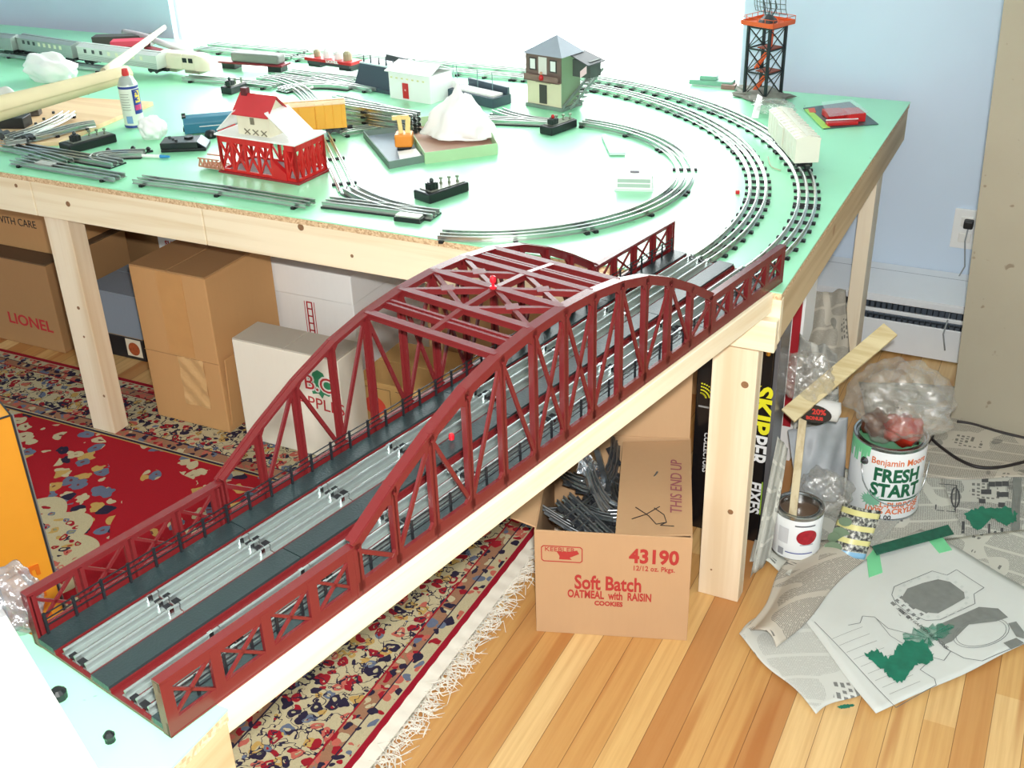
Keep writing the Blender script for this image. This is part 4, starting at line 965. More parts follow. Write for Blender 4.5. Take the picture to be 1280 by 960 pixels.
for (x0, y0, x1, y1) in ((865, 600, 885, 680), (1040, 620, 1055, 730), (1125, 645, 1143, 745), (1080, 665, 1096, 700)): decal(fill2(Ze([(x0, y0), (x1, y0), (x1 - 3, y1), (x0 - 3, y1)])), 'advert_print', M('dark_grey_print', (74, 76, 78), .85))
mapsheet = mapsheet_
# big letters on the folded page
fold = [o for o in COL.objects if o.get('label', '').startswith('newspaper page folded')][0]
# green painted paper strip
P = [G(1090, 684, .02), G(1185, 657, .02), G(1192, 668, .02), G(1096, 694, .02)]
tag(MB().slab(P, (0, 0, .003)).build('paint_strip', M('dark_green_dried_paint', (24, 100, 78), .5, vary=.3, vs=70)), 'dark green painted strip of wood lying on the newspaper before the big can', 'strip')
P = [G(1160, 675, .014), G(1178, 672, .014), G(1190, 688, .014), G(1174, 692, .014)]
tag(MB().slab(P, (0, 0, .002)).build('tape_scrap', M('light_green_paint', (122, 214, 156), .5)), 'light green scrap of painted paper beside the dark green strip', 'scrap')
P = [G(1082, 688, .013), G(1098, 686, .013), G(1103, 716, .013), G(1086, 722, .013)]
tag(MB().slab(P, (0, 0, .002)).build('tape_scrap', M('light_green_paint', (122, 214, 156), .5)), 'light green painted scrap at the left end of the dark green strip', 'scrap')

# ------------------------------------------------------------------ paint cans
CANW = M('white_can_label', (236, 240, 242), .35, vary=.02); TIN = M('tin_rim', (196, 200, 200), .25, 1.0)
def wrap(mb, r, z, a0):
    """text laid in XY wrapped on a cylinder of radius r, centred at angle a0 (direction), height z"""
    for v in mb.v:
        a = a0 + v.x / r; rr = r + .0013 + v.z; v.x, v.y, v.z = rr * math.cos(a), rr * math.sin(a), z + v.y
    return mb
def wshape(pts_lo, pts_hi, n=24):
    """strip between lower and upper outline, fine enough to bend round a can"""
    mb = MB(); mb.grid(lambda u, v: (pts_lo(u)[0], pts_lo(u)[1] * (1 - v) + pts_hi(u)[1] * v, .0004), n, 6); return mb
def wrect(x0, x1, z0, z1): return wshape(lambda u: (x0 + (x1 - x0) * u, z0), lambda u: (x0 + (x1 - x0) * u, z1), 10)
def woval(a, b): return wshape(lambda u: (-a * math.cos(u * PI), -b * math.sin(u * PI)), lambda u: (-a * math.cos(u * PI), b * math.sin(u * PI)))
def can(label, x, y, r, h, z0=.006):
    th = thing('paint_can', label, 'paint can', (x, y, z0))
    MB().lathe([(0, .002), (r - .002, .002), (r, 0), (r + .0012, .002), (r, .004), (r, h - .006), (r + .0012, h - .004), (r + .0015, h - .001), (r, h), (r - .004, h - .0005), (r - .006, h - .006), (r - .009, h - .006), (r - .010, h - .002), (r - .0115, h - .002), (r - .012, h - .012), (r - .002, h - .016), (r - .002, .004), (0, .004)], n=48).build('tin', TIN, th, smooth='auto')
    MB().lathe([(r + .0002, .006), (r + .0004, .0065), (r + .0004, h - .010), (r + .0002, h - .0095)], n=48).build('label', CANW, th, smooth='auto')
    return th
cx, cy, cr_, ch = .168, .522, .083, .192
th = can('gallon paint can with green and orange lettering, plastic bag over its open top', cx, cy, cr_, ch)
aim = math.atan2(CAM.y - cy, CAM.x - cx)
LG = M('label_green', (22, 98, 66), .5); LO = M('label_orange', (222, 118, 66), .5)
for t_, s_, z, da, mt, bold, sx in (('Benjamin Moore', .024, .158, .40, LO, .0003, .84), ('FRESH', .047, .122, .36, LG, .0018, .85), ('START', .047, .082, .36, LG, .0018, .85), ('ALL-PURPOSE', .021, .044, .42, LO, .0005, .95), ('100% ACRYLIC', .021, .027, .34, LO, .0005, .95), ('023 00', .017, .010, .04, INKK, .0003, 1.0)):
    m_ = text_mb(t_, s_, bold=bold, sx=sx, ext=.0002); wrap(m_, cr_, z, aim + da).build('lettering', mt, th)
m_ = woval(.020, .0135)
for k in range(16):
    a_ = k * PI / 8; m_.add([(.018 * math.cos(a_ - .16), .012 * math.sin(a_ - .16), .0004), (.018 * math.cos(a_ + .16), .012 * math.sin(a_ + .16), .0004), (.028 * math.cos(a_), .022 * math.sin(a_), .0004)], [(0, 1, 2)])
m_; wrap(m_, cr_, .052, aim - .28).build('starburst', M('label_sage', (130, 190, 160), .5), th)
m_ = wrect(-.058, .075, .0565, .0605); wrap(m_, cr_, 0, aim + .36).build('rule', LG, th)
dr = MB()
for k in range(14):
    a = aim - .52 - k * .10; L = .03 + .03 * abs(math.sin(k * 2.1)); w_ = .06
    dr.add([((cr_ + .0010) * math.cos(a - w_), (cr_ + .0010) * math.sin(a - w_), ch - .004), ((cr_ + .0010) * math.cos(a + w_), (cr_ + .0010) * math.sin(a + w_), ch - .004), ((cr_ + .0010) * math.cos(a + w_ * .6), (cr_ + .0010) * math.sin(a + w_ * .6), ch - L), ((cr_ + .0010) * math.cos(a - w_ * .6), (cr_ + .0010) * math.sin(a - w_ * .6), ch - L)], [(0, 1, 2, 3)])
dr.build('paint_drips', M('light_green_paint', (122, 214, 156), .4), th)
ea = aim - .62; ex, ey = math.cos(ea), math.sin(ea)
MB().cyl((ex * cr_, ey * cr_, ch - .045), (ex * (cr_ + .006), ey * (cr_ + .006), ch - .045), .010, .007, 20).cyl((ex * (cr_ + .006), ey * (cr_ + .006), ch - .045), (ex * (cr_ + .009), ey * (cr_ + .009), ch - .045), .004, n=12).build('bail_ear', M('dark_steel', (120, 120, 122), .35, .9), th, smooth='auto')
bl = []
for k in range(21):
    f = k / 20; a = ea + f * 2.0; bl.append(((cr_ + .010) * math.cos(a), (cr_ + .010) * math.sin(a), ch - .05 - .092 * max(0, math.sin(f * PI)) ** .45))
MB().tube(bl, .0015, 6).build('bail_handle', TIN, th, smooth=True)
MB().lathe([(0, ch - .03), (cr_ - .003, ch - .03)], n=32).build('paint', M('green_can_paint', (110, 180, 130), .25), th)
# rags inside the bag
def lump(r, seed, amp=.3, n=3, sq=(1, 1, 1)):
    bm = bmesh.new(); bmesh.ops.create_icosphere(bm, subdivisions=n, radius=r); rn = random.Random(seed); ph = [rn.uniform(0, 6) for _ in range(9)]
    for v in bm.verts:
        p = v.co / r; d = 1 + amp * (math.sin(p.x * 5 + ph[0]) * math.sin(p.y * 6 + ph[1]) + .6 * math.sin(p.z * 9 + ph[2] + p.x * 4) * math.sin(p.y * 8 + ph[3]) + .35 * math.sin(p.x * 17 + ph[4]) * math.sin(p.z * 15 + ph[5] + p.y * 6)) * .5
        v.co = Vector((p.x * r * d * sq[0], p.y * r * d * sq[1], p.z * r * d * sq[2]))
    mb = MB(); bm.verts.ensure_lookup_table(); mb.add([v.co.copy() for v in bm.verts], [tuple(v.index for v in f.verts) for f in bm.faces]); bm.free(); return mb
def place(mb, p): return mb.xf(Matrix.Translation(Vector(p)))
tag(place(lump(.038, 3, .5, sq=(1.1, .9, .9)), (cx + .026, cy - .02, ch + .028)).build('red_rag', M('red_wet_rag', (176, 46, 30), .35, vary=.2, vs=40), smooth=True), 'crumpled red rag inside the clear bag on the big paint can', 'rag')
tag(place(lump(.036, 8, .5, sq=(1.0, .9, .8)), (cx - .034, cy - .01, ch + .026)).build('brown_rag', M('brown_wet_rag', (104, 58, 36), .4, vary=.3, vs=40), smooth=True), 'crumpled brown rag inside the clear bag, left of the red rag', 'rag')
def plastic(name, tint=(.62, .60, .54), alpha=.30, bumpd=.006):
    t = NT(name); o = t.obj(); n = t.noise(o, 28, 5, .65); n2 = t.noise(o, 60, 3)
    wr = t.ramp(n.outputs['Fac'], [(.40, (.0, .0, .0, 1)), (.5, (.55, .55, .55, 1)), (.56, (.1, .1, .1, 1)), (.7, (.5, .5, .5, 1))])
    t.b.inputs['Base Color'].default_value = tint + (1,); t.b.inputs['Roughness'].default_value = .12
    t.link(t.math('ADD', t.math('MULTIPLY', wr, .34), alpha * .40), t.b.inputs['Alpha']); t.b.inputs['Specular IOR Level'].default_value = .9
    t.bump(t.math('ADD', n.outputs['Fac'], t.math('MULTIPLY', n2.outputs['Fac'], .3)), 1.0, bumpd)
    gs = t.node('ShaderNodeBsdfGlossy', _Roughness=.16); t.link(t.b.inputs['Normal'].links[0].from_socket, gs.inputs['Normal']); ms = t.node('ShaderNodeMixShader'); ms.inputs[0].default_value = .10
    t.link(t.b.outputs[0], ms.inputs[1]); t.link(gs.outputs[0], ms.inputs[2]); t.link(ms.outputs[0], t.out.inputs[0]); return t.m
BAG = plastic('clear_plastic_bag')
bg_ = lump(.108, 5, .26, 5, sq=(1.04, .9, .86))
for v in bg_.v:
    if v.z < -.03: v.x *= .86; v.y *= .86
bg_ = place(bg_, (cx + .012, cy - .004, ch + .088)); tag(bg_.build('plastic_bag', BAG, smooth=True), 'clear crinkled plastic bag puffed over the top of the gallon paint can', 'plastic bag')
sx_, sy_ = .027, .252
th = can('quart paint can with a red oval label and brown paint, stir stick standing in it', sx_, sy_, .0535, .117, .010)
aim2 = math.atan2(CAM.y - sy_, CAM.x - sx_)
m_ = woval(.023, .0195); wrap(m_, .0535, .066, aim2 + .44).build('red_oval', M('label_red', (176, 28, 44), .45, vary=.3, vs=120), th)
for t_, s_, z, da in (('PAINT & CO', .0085, .094, .34), ('PREMIUM', .006, .044, .36)): m_ = text_mb(t_, s_, sx=1.0, ext=.0002); wrap(m_, .0535, z, aim2 + da).build('lettering', M('label_grey_ink', (96, 96, 104), .6), th) if t_ == 'x' else None
for (x0, x1, z0, z1, mt) in ((-.026, .034, .022, .0245, M('label_blue', (70, 80, 150), .5)), (-.044, -.030, .012, .030, M('barcode_grey', (150, 152, 158), .5)), (.004, .034, .045, .0475, M('label_grey', (170, 172, 178), .5)), (-.01, .035, .094, .0975, M('label_dark', (90, 92, 98), .5)), (-.046, -.022, .045, .085, M('label_paletext', (206, 208, 212), .5))):
    m_ = wrect(x0, x1, z0, z1); wrap(m_, .0535, 0, aim2 + .1).build('label_print', mt, th)
MB().lathe([(0, .092), (.0515, .092)], n=32).build('paint', M('brown_paint', (112, 92, 76), .3), th)
p0 = Vector((sx_ - .008, sy_ - .026, .096)); p1 = GP(1004, 520, (0, sy_ + .10, 0), (0, 1, 0)); p0b = p0 + (p0 - p1).normalized() * .0
tag(MB().bar(p0b, p1, .017, .004, (0, -1, .3)).build('stir_stick', wood('stick_wood', (206, 192, 156), (180, 160, 120), 2, 1.5)), 'pale wooden stir stick standing in the quart paint can', 'stick')
p0 = GP(985, 520, (0, .30, 0), (0, 1, 0)); p1 = GP(1113, 412, (0, .52, 0), (0, 1, 0))
tag(MB().bar(p0, p1, .040, .008, (0, -1, 1)).build('wood_slat', wood('slat_wood', (212, 198, 156), (188, 168, 122), 0, 1.5), bevel=.0008), 'long pale wooden slat leaning above the cans toward the heater', 'slat')
# wrapped roller packs and bags left of the big can
q = GP(1012, 480, (0, .38, 0), (0, 1, 0)); bg2 = place(lump(.066, 15, .32, 5, sq=(.9, .7, .85)), (q.x - .012, .38, q.z + .015)); tag(bg2.build('plastic_bag', BAG, smooth=True), 'small crumpled clear plastic bag in front of the standing newspaper', 'plastic bag')
q = GP(1020, 510, (0, .36, 0), (0, 1, 0)); th = thing('roller_pack', 'clear pack with a black and red oval paper label beneath the wooden slat', 'pack', (q.x, q.y, q.z))
MB().lathe([(0, -.055), (.022, -.05), (.024, 0), (.022, .05), (0, .055)], n=20).xf(Matrix.Rotation(PI / 2, 4, 'Y') @ Matrix.Identity(4)).build('roller', M('white_nap', (214, 214, 210), .8), th, smooth=True)
lb = MB().slab([(.040 * math.cos(k * PI / 12), -.026, .022 * math.sin(k * PI / 12)) for k in range(24)], (0, -.0012, 0)); lb.build('label', M('black_label', (48, 46, 44), .4), th)
for t_, s_, x_, z_, mt in (('20%', .018, .012, .006, M('label_red2', (208, 60, 52), .5)), ('BONUS', .011, .004, -.011, M('label_red2', (208, 60, 52), .5)), ('PRO', .010, -.022, .007, YEL)):
    m_ = text_mb(t_, s_, bold=.0006); m_.xf(frame((x_, -.0275, z_), (1, 0, .1), (-.1, 0, 1))); m_.build('lettering', mt, th)
q = G(1000, 590, .0); bg3 = place(lump(.060, 19, .3, 5, sq=(1, .8, .9)), (.055, .40, .075)); tag(bg3.build('plastic_bag', BAG, smooth=True), 'crumpled clear plastic bag behind the quart can beside the gallon can', 'plastic bag')
# roller tray: translucent plastic lid standing behind small can
# curled magazine
A, B, C_, D = G(1027, 688, .02), G(1086, 712, .012), GP(1096, 655, (0, .36, 0), (0, 1, 0)), GP(1034, 640, (0, .34, 0), (0, 1, 0))
A = Vector((.095, .262, .012)); B = Vector((.178, .262, .012)); up = Vector((.012, .06, .085))
MAGC = NT('magazine_page'); u_, v_, _ = MAGC.sep(MAGC.n.new('ShaderNodeUVMap').outputs[0]); st2 = MAGC.math('FRACT', MAGC.math('MULTIPLY', v_, 3.6))
ph_ = MAGC.ramp(MAGC.noise(MAGC.n.new('ShaderNodeUVMap').outputs[0], 14, 2).outputs['Fac'], [(.35, rgb(40, 40, 48)), (.5, rgb(110, 112, 104)), (.62, rgb(196, 196, 186))])
cc = MAGC.mix(MAGC.math('LESS_THAN', st2, .38), ph_, rgb(214, 208, 140)); MAGC.link(MAGC.mix(MAGC.math('LESS_THAN', v_, .12), cc, rgb(130, 176, 208)), MAGC.b.inputs['Base Color']); MAGC.b.inputs['Roughness'].default_value = .35
mg = MB(); n = 16
mg.grid(lambda u, v: tuple(A + (B - A) * u + up * v + Vector((0, -.018 * math.sin(u * PI), .012 * math.sin(u * PI * .8 + .3))) + Vector((0, .015 * v * v, 0))), n, n)
o = mg.build('magazine', MAGC.m, smooth=True, solid=.0012); ul = o.data.uv_layers.new(name='UVMap')
for lp in o.data.loops: i, j = divmod(lp.vertex_index, n + 1); ul.data[lp.index].uv = (i / n, j / n)
tag(o, 'curled colour magazine page with yellow bands, between the two paint cans', 'magazine')
lf = MB()
for (fx, fz, a, L) in ((.14, .20, .3, .040), (.24, .52, -.5, .042), (.06, .42, .9, .03), (.20, .78, .2, .03), (.10, .02, -.3, .036)):
    c = A + (B - A) * fx + up * fz + Vector((0, -.014, .004)); e1 = Vector((math.cos(a), 0, math.sin(a))); e2 = Vector((-math.sin(a), .2, math.cos(a)))
    lf.slab([c + e1 * L * .5 * math.cos(k * PI / 6) + e2 * L * .36 * math.sin(k * PI / 6) for k in range(12)], (0, -.0006, 0))
lo = lf.build('leaf', M('sage_leaf', (112, 134, 108), .6, vary=.1), o, world=True) if False else None
FR[o] = Matrix.Translation(o.location)
for i_, (fx, fz, a, L) in enumerate(((.14, .20, .3, .040), (.24, .52, -.5, .042), (.06, .42, .9, .03), (.22, .80, .2, .03), (.10, .02, -.3, .036))):
    c = A + (B - A) * fx + up * fz + Vector((0, -.020, .004)); e1 = Vector((math.cos(a), 0, math.sin(a))); e2 = Vector((-math.sin(a), .2, math.cos(a)))
    MB().slab([c + e1 * L * .5 * math.cos(k * PI / 6) + e2 * L * .36 * math.sin(k * PI / 6) for k in range(12)], (0, -.0006, 0)).build('printed_leaf', M('sage_leaf', (112, 134, 108), .6, vary=.1), o, world=True)
# newspaper standing against the far leg
SN = [GP(1000, 500, (0, .62, 0), (0, 1, 0)), GP(1064, 470, (0, .80, 0), (0, 1, 0)), GP(1057, 362, (0, .92, 0), (0, 1, 0)), GP(1016, 366, (0, .78, 0), (0, 1, 0))]
def stand(mat, P, label, ph, amp, grp='crumpled newspapers standing by the far leg'):
    n = 24; mb = MB(); mb.grid(lambda u, v: tuple((P[0] * (1 - u) + P[1] * u) * (1 - v) + (P[3] * (1 - u) + P[2] * u) * v + Vector((.3, -1, 0)) * amp * (math.sin(u * 9 + ph + v * 3) * .6 + math.sin(u * 17 - v * 9 + ph) * .3)), n, n)
    o = mb.build('newspaper_sheet', mat, smooth=True, solid=.0006); ul = o.data.uv_layers.new(name='UVMap')
    for lp in o.data.loops: i, j = divmod(lp.vertex_index, n + 1); ul.data[lp.index].uv = (j / n * .30, i / n * .22)
    tag(o, label, 'newspaper', grp)
stand(NB, SN, 'newspaper sheet standing upright against the far table leg', .4, .012)
SN2 = [GP(990, 560, (0, .56, 0), (0, 1, 0)), GP(1050, 520, (0, .62, 0), (0, 1, 0)), GP(1046, 440, (0, .62, 0), (0, 1, 0)), GP(1000, 420, (0, .58, 0), (0, 1, 0))]
stand(NW2, SN2, 'crumpled newspaper bunched behind the small plastic bag', 2.0, .02)
SN3 = [G(1000, 640, .03), G(1055, 620, .02), GP(1060, 520, (0, .56, 0), (0, 1, 0)), GP(985, 540, (0, .46, 0), (0, 1, 0))]
stand(M('grey_translucent_paper', (168, 172, 176), .5, vary=.15, vs=30), SN3, 'grey glossy sheet leaning between the quart can and the gallon can', 1.0, .012)
SN4 = [G(938, 722, .01), G(962, 700, .01), GP(985, 560, (0, .26, 0), (0, 1, 0)), GP(972, 545, (0, .22, 0), (0, 1, 0))]
stand(NW, SN4, 'narrow newspaper fold rising beside the black box and the quart can', 3.0, .006)
# black cable
pts = [G(x, y, .010) for x, y in ((1166, 545), (1158, 555), (1160, 545), (1175, 558), (1200, 575), (1225, 584), (1255, 583), (1300, 572))]
def smoothp(P, k=6):
    out = []
    for i in range(len(P) - 1):
        p0, p1, p2, p3 = P[max(i - 1, 0)], P[i], P[i + 1], P[min(i + 2, len(P) - 1)]
        for j in range(k):
            t = j / k; out.append(.5 * ((2 * p1) + (p2 - p0) * t + (2 * p0 - 5 * p1 + 4 * p2 - p3) * t * t + (3 * p1 - p0 - 3 * p2 + p3) * t ** 3))
    return out + [P[-1]]
tag(MB().tube(smoothp(pts), .0042, 10).build('power_cable', M('black_cable', (34, 28, 28), .5), smooth=True), 'black cable curving over the newspapers right of the gallon can', 'cable')
pts = [G(x, y, .008) for x, y in ((1196, 527), (1215, 530), (1250, 540), (1300, 552))]
tag(MB().tube(smoothp(pts), .004, 10).build('power_cable', M('black_cable', (34, 28, 28), .5), smooth=True), 'black cable along the foot of the leaning board', 'cable')
# ------------------------------------------------------------------ things on the big table
def P2(px, py, z=0.0): v = G(px, py, H + z); return v
def ang(a, b): return math.atan2(b.y - a.y, b.x - a.x)
CREAM = M('cream_plastic', (236, 228, 204), .5); WHP = M('white_plastic', (240, 240, 238), .4, vary=.02); BLP = M('black_bakelite', (24, 28, 30), .35); SLB = M('dark_slate_card', (62, 78, 90), .5); BRZ = M('brass_posts', (140, 150, 130), .35, .8)
ORP = M('orange_plastic', (236, 146, 44), .45); YBX = M('yellow_orange_boxcar', (240, 176, 60), .5); REDP = M('bright_red_plastic', (196, 30, 34), .4); BLUP = M('teal_blue_loco', (52, 122, 148), .4); DGR = M('dark_grey_plastic', (60, 66, 68), .5); MAR = M('maroon_plastic', (130, 30, 44), .45)
SILV = M('silver_car_body', (176, 184, 180), .35, .6, vary=.05, vs=30)

# tracks near the front edge
def smooth2(pp, k=5):
    v = smoothp([Vector((p.x, p.y, 0)) for p in pp], k); return [(p.x, p.y) for p in v]
def ptr(px, ties, label, group=None, z=0.0, **k): return track(smooth2([P2(*q, .008) for q in px]), ties, label, group, z=H + z, **k)
ptr([(-30, 178), (30, 188), (84, 203)], [.2, .6, .95], 'straight track at the far left front edge of the table')
ptr([(172, 224), (280, 238), (388, 255)], [.06, .5, .94], 'straight track along the front edge before the red loader')
ptr([(20, 200), (90, 212), (150, 222)], [.1, .9], 'dark track under the left turnout along the front edge', foot=.012)
ptr([(434, 236), (424, 213), (412, 188), (402, 168)], [.12, .55, .9], 'short curved track rising from the front turnout toward the yellow box car')
ptr([(425, 166), (450, 162), (478, 158)], [.1, .9], 'short track right of the yellow box car')
ptr([(232, 97), (300, 103), (345, 108)], [.1, .5, .9], 'pale track carrying the cream locomotive cab')
ptr([(360, 90), (410, 96), (446, 100)], [.15, .5, .85], 'track carrying the red flat car')
ptr([(-40, 62), (30, 70), (100, 82), (150, 88)], [.1, .3, .5, .7, .9], 'track carrying the silver passenger cars')
def turnout(label, a, b, c, motor, dark=True):
    """switch: a-b the straight leg, b-c the curved leg, all pixels; motor = pixel quad side point"""
    A, B, Cc = P2(*a), P2(*b), P2(*c); mid = (A + B) / 2; th = thing('track_switch', label, 'track switch', (mid.x, mid.y, H))
    d = (B - A).normalized(); s = Vector((-d.y, d.x, 0)); L = (B - A).length
    bp = MB(); bp.prism([tuple((A - s * .026)[:2]), tuple((B - s * .026)[:2]), tuple((B + s * .026)[:2]), tuple((A + s * .026)[:2])], H, H + .004)
    bp.build('base_plate', BLP, th, world=True, bevel=.001)
    cpts = []
    for k in range(9):
        t = k / 8; ctrl = B + (A - B) * .5; p = B * (1 - t) ** 2 + ctrl * 2 * t * (1 - t) + Cc * t * t; cpts.append(p)
    b2 = MB(); b2.sweep([(p.x, p.y) for p in cpts], [(-.026, 0), (.026, 0), (.026, .0036), (-.026, .0036)], H); b2.build('branch_plate', BLP, th, world=True)
    for off in (-.0175, 0, .0175):
        MB().sweep([((A + s * off).x, (A + s * off).y), ((B + s * off).x, (B + s * off).y)], rail_prof(.010), H + .0035).build('rail', STEEL, th, world=True)
        pp = []
        for i, p in enumerate(cpts):
            dd = (cpts[min(i + 1, 8)] - cpts[max(i - 1, 0)]).normalized(); q = p + Vector((-dd.y, dd.x, 0)) * off; pp.append((q.x, q.y))
        MB().sweep(pp, rail_prof(.010), H + .0037).build('rail', STEEL, th, world=True)
    if motor:
        m = P2(*motor); MB().box(m.x, m.y, H, .062, .026, .010, ang(A, B)).build('switch_motor', BLP, th, world=True, bevel=.001); MB().box(m.x, m.y, H + .010, .056, .022, .004, ang(A, B)).build('motor_cover', M('pale_metal_cover', (206, 206, 198), .35, .5), th, world=True, bevel=.001)
    return th
turnout('black track switch with a pale motor cover near the front table edge', (408, 256), (545, 272), (438, 240), (512, 276))
turnout('black track switch at the left front edge of the table', (20, 186), (148, 208), (180, 195), (58, 210))
turnout('black track switch with curved rails, left of the first switch controller', (20, 186), (118, 163), (85, 150), (52, 186)) if False else None
ptr([(8, 184), (50, 176), (95, 164), (120, 160)], [.1, .5, .9], 'dark straight track piece lying askew at the left', z=.012, foot=.014)
ptr([(14, 182), (45, 172), (72, 160), (88, 150)], [.1, .9], 'loose curved rails fanned out across the left track switch', z=.02, foot=.010)
turnout('black track switch in front of the signal tower', (606, 153), (700, 157), (622, 142), (690, 140) if False else None)
turnout('black track switch behind the red roofed loader', (340, 98), (440, 112), (352, 116), None)
ptr([(392, 128), (376, 112), (350, 101), (325, 97)], [.05, .5, .95], 'curved track coming down behind the red roof', foot=.009)
ptr([(395, 96), (430, 104), (470, 112)], [.1, .9], 'dark straight track beneath the slate panel')
def controller(label, pa, pb, L=.13, W=.05, knob=REDP):
    """switch controller: black box with three binding posts and a lever"""
    A = P2(*pa); B = P2(*pb); th = thing('switch_controller', label, 'controller', ((A.x + B.x) / 2, (A.y + B.y) / 2, H), ang(A, B)); 
    MB().slab([(-L / 2, -W / 2, 0), (L / 2, -W / 2, 0), (L / 2, W / 2, 0), (-L / 2, W / 2, 0)], (0, 0, .022)).build('housing', BLP, th, bevel=.003)
    MB().box(0.004, 0, .022, L * .84, W * .72, .002).build('top_plate', M('aged_metal_plate', (150, 152, 140), .35, .6), th, bevel=.0008)
    for k in range(3): MB().lathe([(0, 0), (.0035, 0), (.0035, .004), (.002, .005), (.002, .010), (.0042, .011), (.0042, .015), (0, .016)], (L * .34 - k * .014 * 1.2, -.010 + k * .009, .024), 12).build('binding_post', BRZ, th, smooth='auto')
    MB().cyl((-L * .26, -.004, .024), (-L * .26, -.004, .040), .010, n=14).box(-L * .26, -.004, .024, .024, .018, .014).build('lever_housing', BLP, th, bevel=.001); MB().lathe([(0, 0), (.004, .001), (.005, .005), (.003, .009), (0, .010)], (-L * .26, -.004, .039), 12).build('lamp', knob, th, smooth=True)
    return th
controller('black switch controller with brass posts beside the front track switch', (534, 250), (570, 238), .118, .056, DGR)
controller('black switch controller with brass posts at the left, beside the blue marker', (92, 188), (130, 178), .135, .055, DGR)
controller('pale topped switch controller with a red lamp, inside the inner loop', (684, 168), (712, 158), .105, .042, REDP)
controller('small dark switch controller behind the blue locomotive and loader', (286, 117), (300, 112), .075, .04, DGR)
# flat controller with angled front
A, B = P2(200, 187), P2(242, 187); a = ang(P2(198, 190), P2(245, 188)); th = thing('transformer_controller', 'flat black controller box with a grey sloping end, in front of the blue locomotive', 'controller', (-1.635, .315, H), a)
MB().slab([(-.05, -.03, 0), (.065, -.03, 0), (.065, .035, 0), (-.05, .035, 0)], (0, 0, .008)).prism([(-.05, -.03), (.045, -.03), (.045, .035), (-.05, .035)], .008, .024).build('housing', BLP, th, bevel=.002)
MB().slab([(.044, -.029, .024), (.065, -.029, .008), (.065, .034, .008), (.044, .034, .024)], (.0, 0, .0015)).build('bevelled_panel', M('grey_blue_panel', (128, 140, 152), .35), th)
MB().cyl((.016, .012, .024), (.016, .012, .029), .012, n=20).build('knob', BLP, th, bevel=.001)
for k in range(3): MB().cyl((-.035 + k * .012, .02 - k * .016, .024), (-.035 + k * .012, .02 - k * .016, .028), .004, n=10).build('button', DGR, th)

# white box car on the outer curve
def railcar(label, cat, x, y, a, L, W, hb, body, ribs=0, roof=None, wheels=True, z=.0125, name='box_car', group=None, door=False):
    th = thing(name, label, cat, (x, y, H + z), a, group)
    bm_ = MB(); z0 = .016; bm_.box(0, 0, z0, L, W, hb - z0); 
    for k in range(ribs):
        xx = -L / 2 + (k + .5) * L / ribs
        for s in (-1, 1): bm_.box(xx, s * W / 2, z0 + .002, .002, .002, hb - z0 - .004)
    bm_.build('body', body, th, bevel=.0015)
    rf_ = MB(); prof = [(-W / 2 - .001, hb - .002), (W / 2 + .001, hb - .002), (W / 2 + .001, hb), (W * .25, hb + .005), (0, hb + .006), (-W * .25, hb + .005), (-W / 2 - .001, hb)]
    rf_.slab([(-L / 2 - .001, y_, z_) for y_, z_ in prof], (L + .002, 0, 0))
    for k in range(ribs): rf_.bar((-L / 2 + (k + .5) * L / ribs, -W / 2, hb + .002), (-L / 2 + (k + .5) * L / ribs, 0, hb + .0072), .002, .002).bar((-L / 2 + (k + .5) * L / ribs, W / 2, hb + .002), (-L / 2 + (k + .5) * L / ribs, 0, hb + .0072), .002, .002)
    rf_.box(0, 0, hb + .006, L, .010, .002).build('roof', roof or body, th)
    if door:
        for s in (-1, 1): MB().box(0, s * (W / 2 + .002), z0 + .004, .040, .003, hb - z0 - .008).build('sliding_door', body, th, bevel=.001)
    MB().box(0, 0, .012, L * .96, W * .5, .005).build('underframe', BLP, th)
    for s in (-1, 1):
        tr_ = MB().box(s * (L / 2 - .035), 0, .004, .045, W * .62, .008); tr_.box(s * (L / 2 + .004), 0, .006, .022, .010, .008); t_ = tr_.build('truck', BLP, th)
        for wx in (-.013, .013):
            for wy in (-.0165, .0165): MB().cyl((s * (L / 2 - .035) + wx, wy - .002, .007), (s * (L / 2 - .035) + wx, wy + .002, .007), .0075, n=16).build('wheel', DGR, t_)
    return th
ca = math.radians(24); cx0, cy0 = co[0] + ro * math.cos(math.radians(28.5)), co[1] + ro * math.sin(math.radians(28.5))
railcar('cream white box car standing on the outer curve beside the blister pack', 'train car', cx0, cy0, math.radians(28.5 + 90), .255, .056, .072, M('ivory_car_body', (226, 224, 208), .5, vary=.03), 11, door=True)
# silver passenger train
def pcar(label, pa, pb, white=False, L=None, first=False):
    A, B = P2(*pa, .012), P2(*pb, .012); a = ang(A, B); L = (B - A).length - .012; n = Vector((-math.sin(a), math.cos(a), 0)); c = (A + B) / 2 + n * .030; hb = .058
    th = railcar(label, 'train car', c.x, c.y, a, L, .060, hb, SILV if not white else M('blown_silver_body', (214, 218, 212), .4, .3), 0, name='passenger_car', roof=None, group='silver passenger cars')  # paler silver on the white car: blown-out light put into its colour
    for k in range(8):
        MB().obox((-L / 2 + .035 + k * (L - .07) / 8, -.0312, .040), (.012, 0, 0), (0, .0010, 0), (0, 0, .012)).build('side_window', M('pale_car_window', (232, 234, 204), .3) if k > 2 else DGR, th)  # most panes pale, the first few dark grey
    fl_ = MB()
    for k in range(4): fl_.obox((-L / 2 + .002, -.0312, .020 + k * .004), (L - .004, 0, 0), (0, .0012, 0), (0, 0, .0015))
    fl_.build('fluting', SILV, th)
    return th
pcar('silver passenger car cut by the left edge of the picture', (-75, 60), (19, 70)); pcar('grey silver passenger car with pale windows, second from the left', (23, 68), (94, 80)); pcar('bright silver passenger car coupled right of the grey one', (98, 80), (200, 94), True)
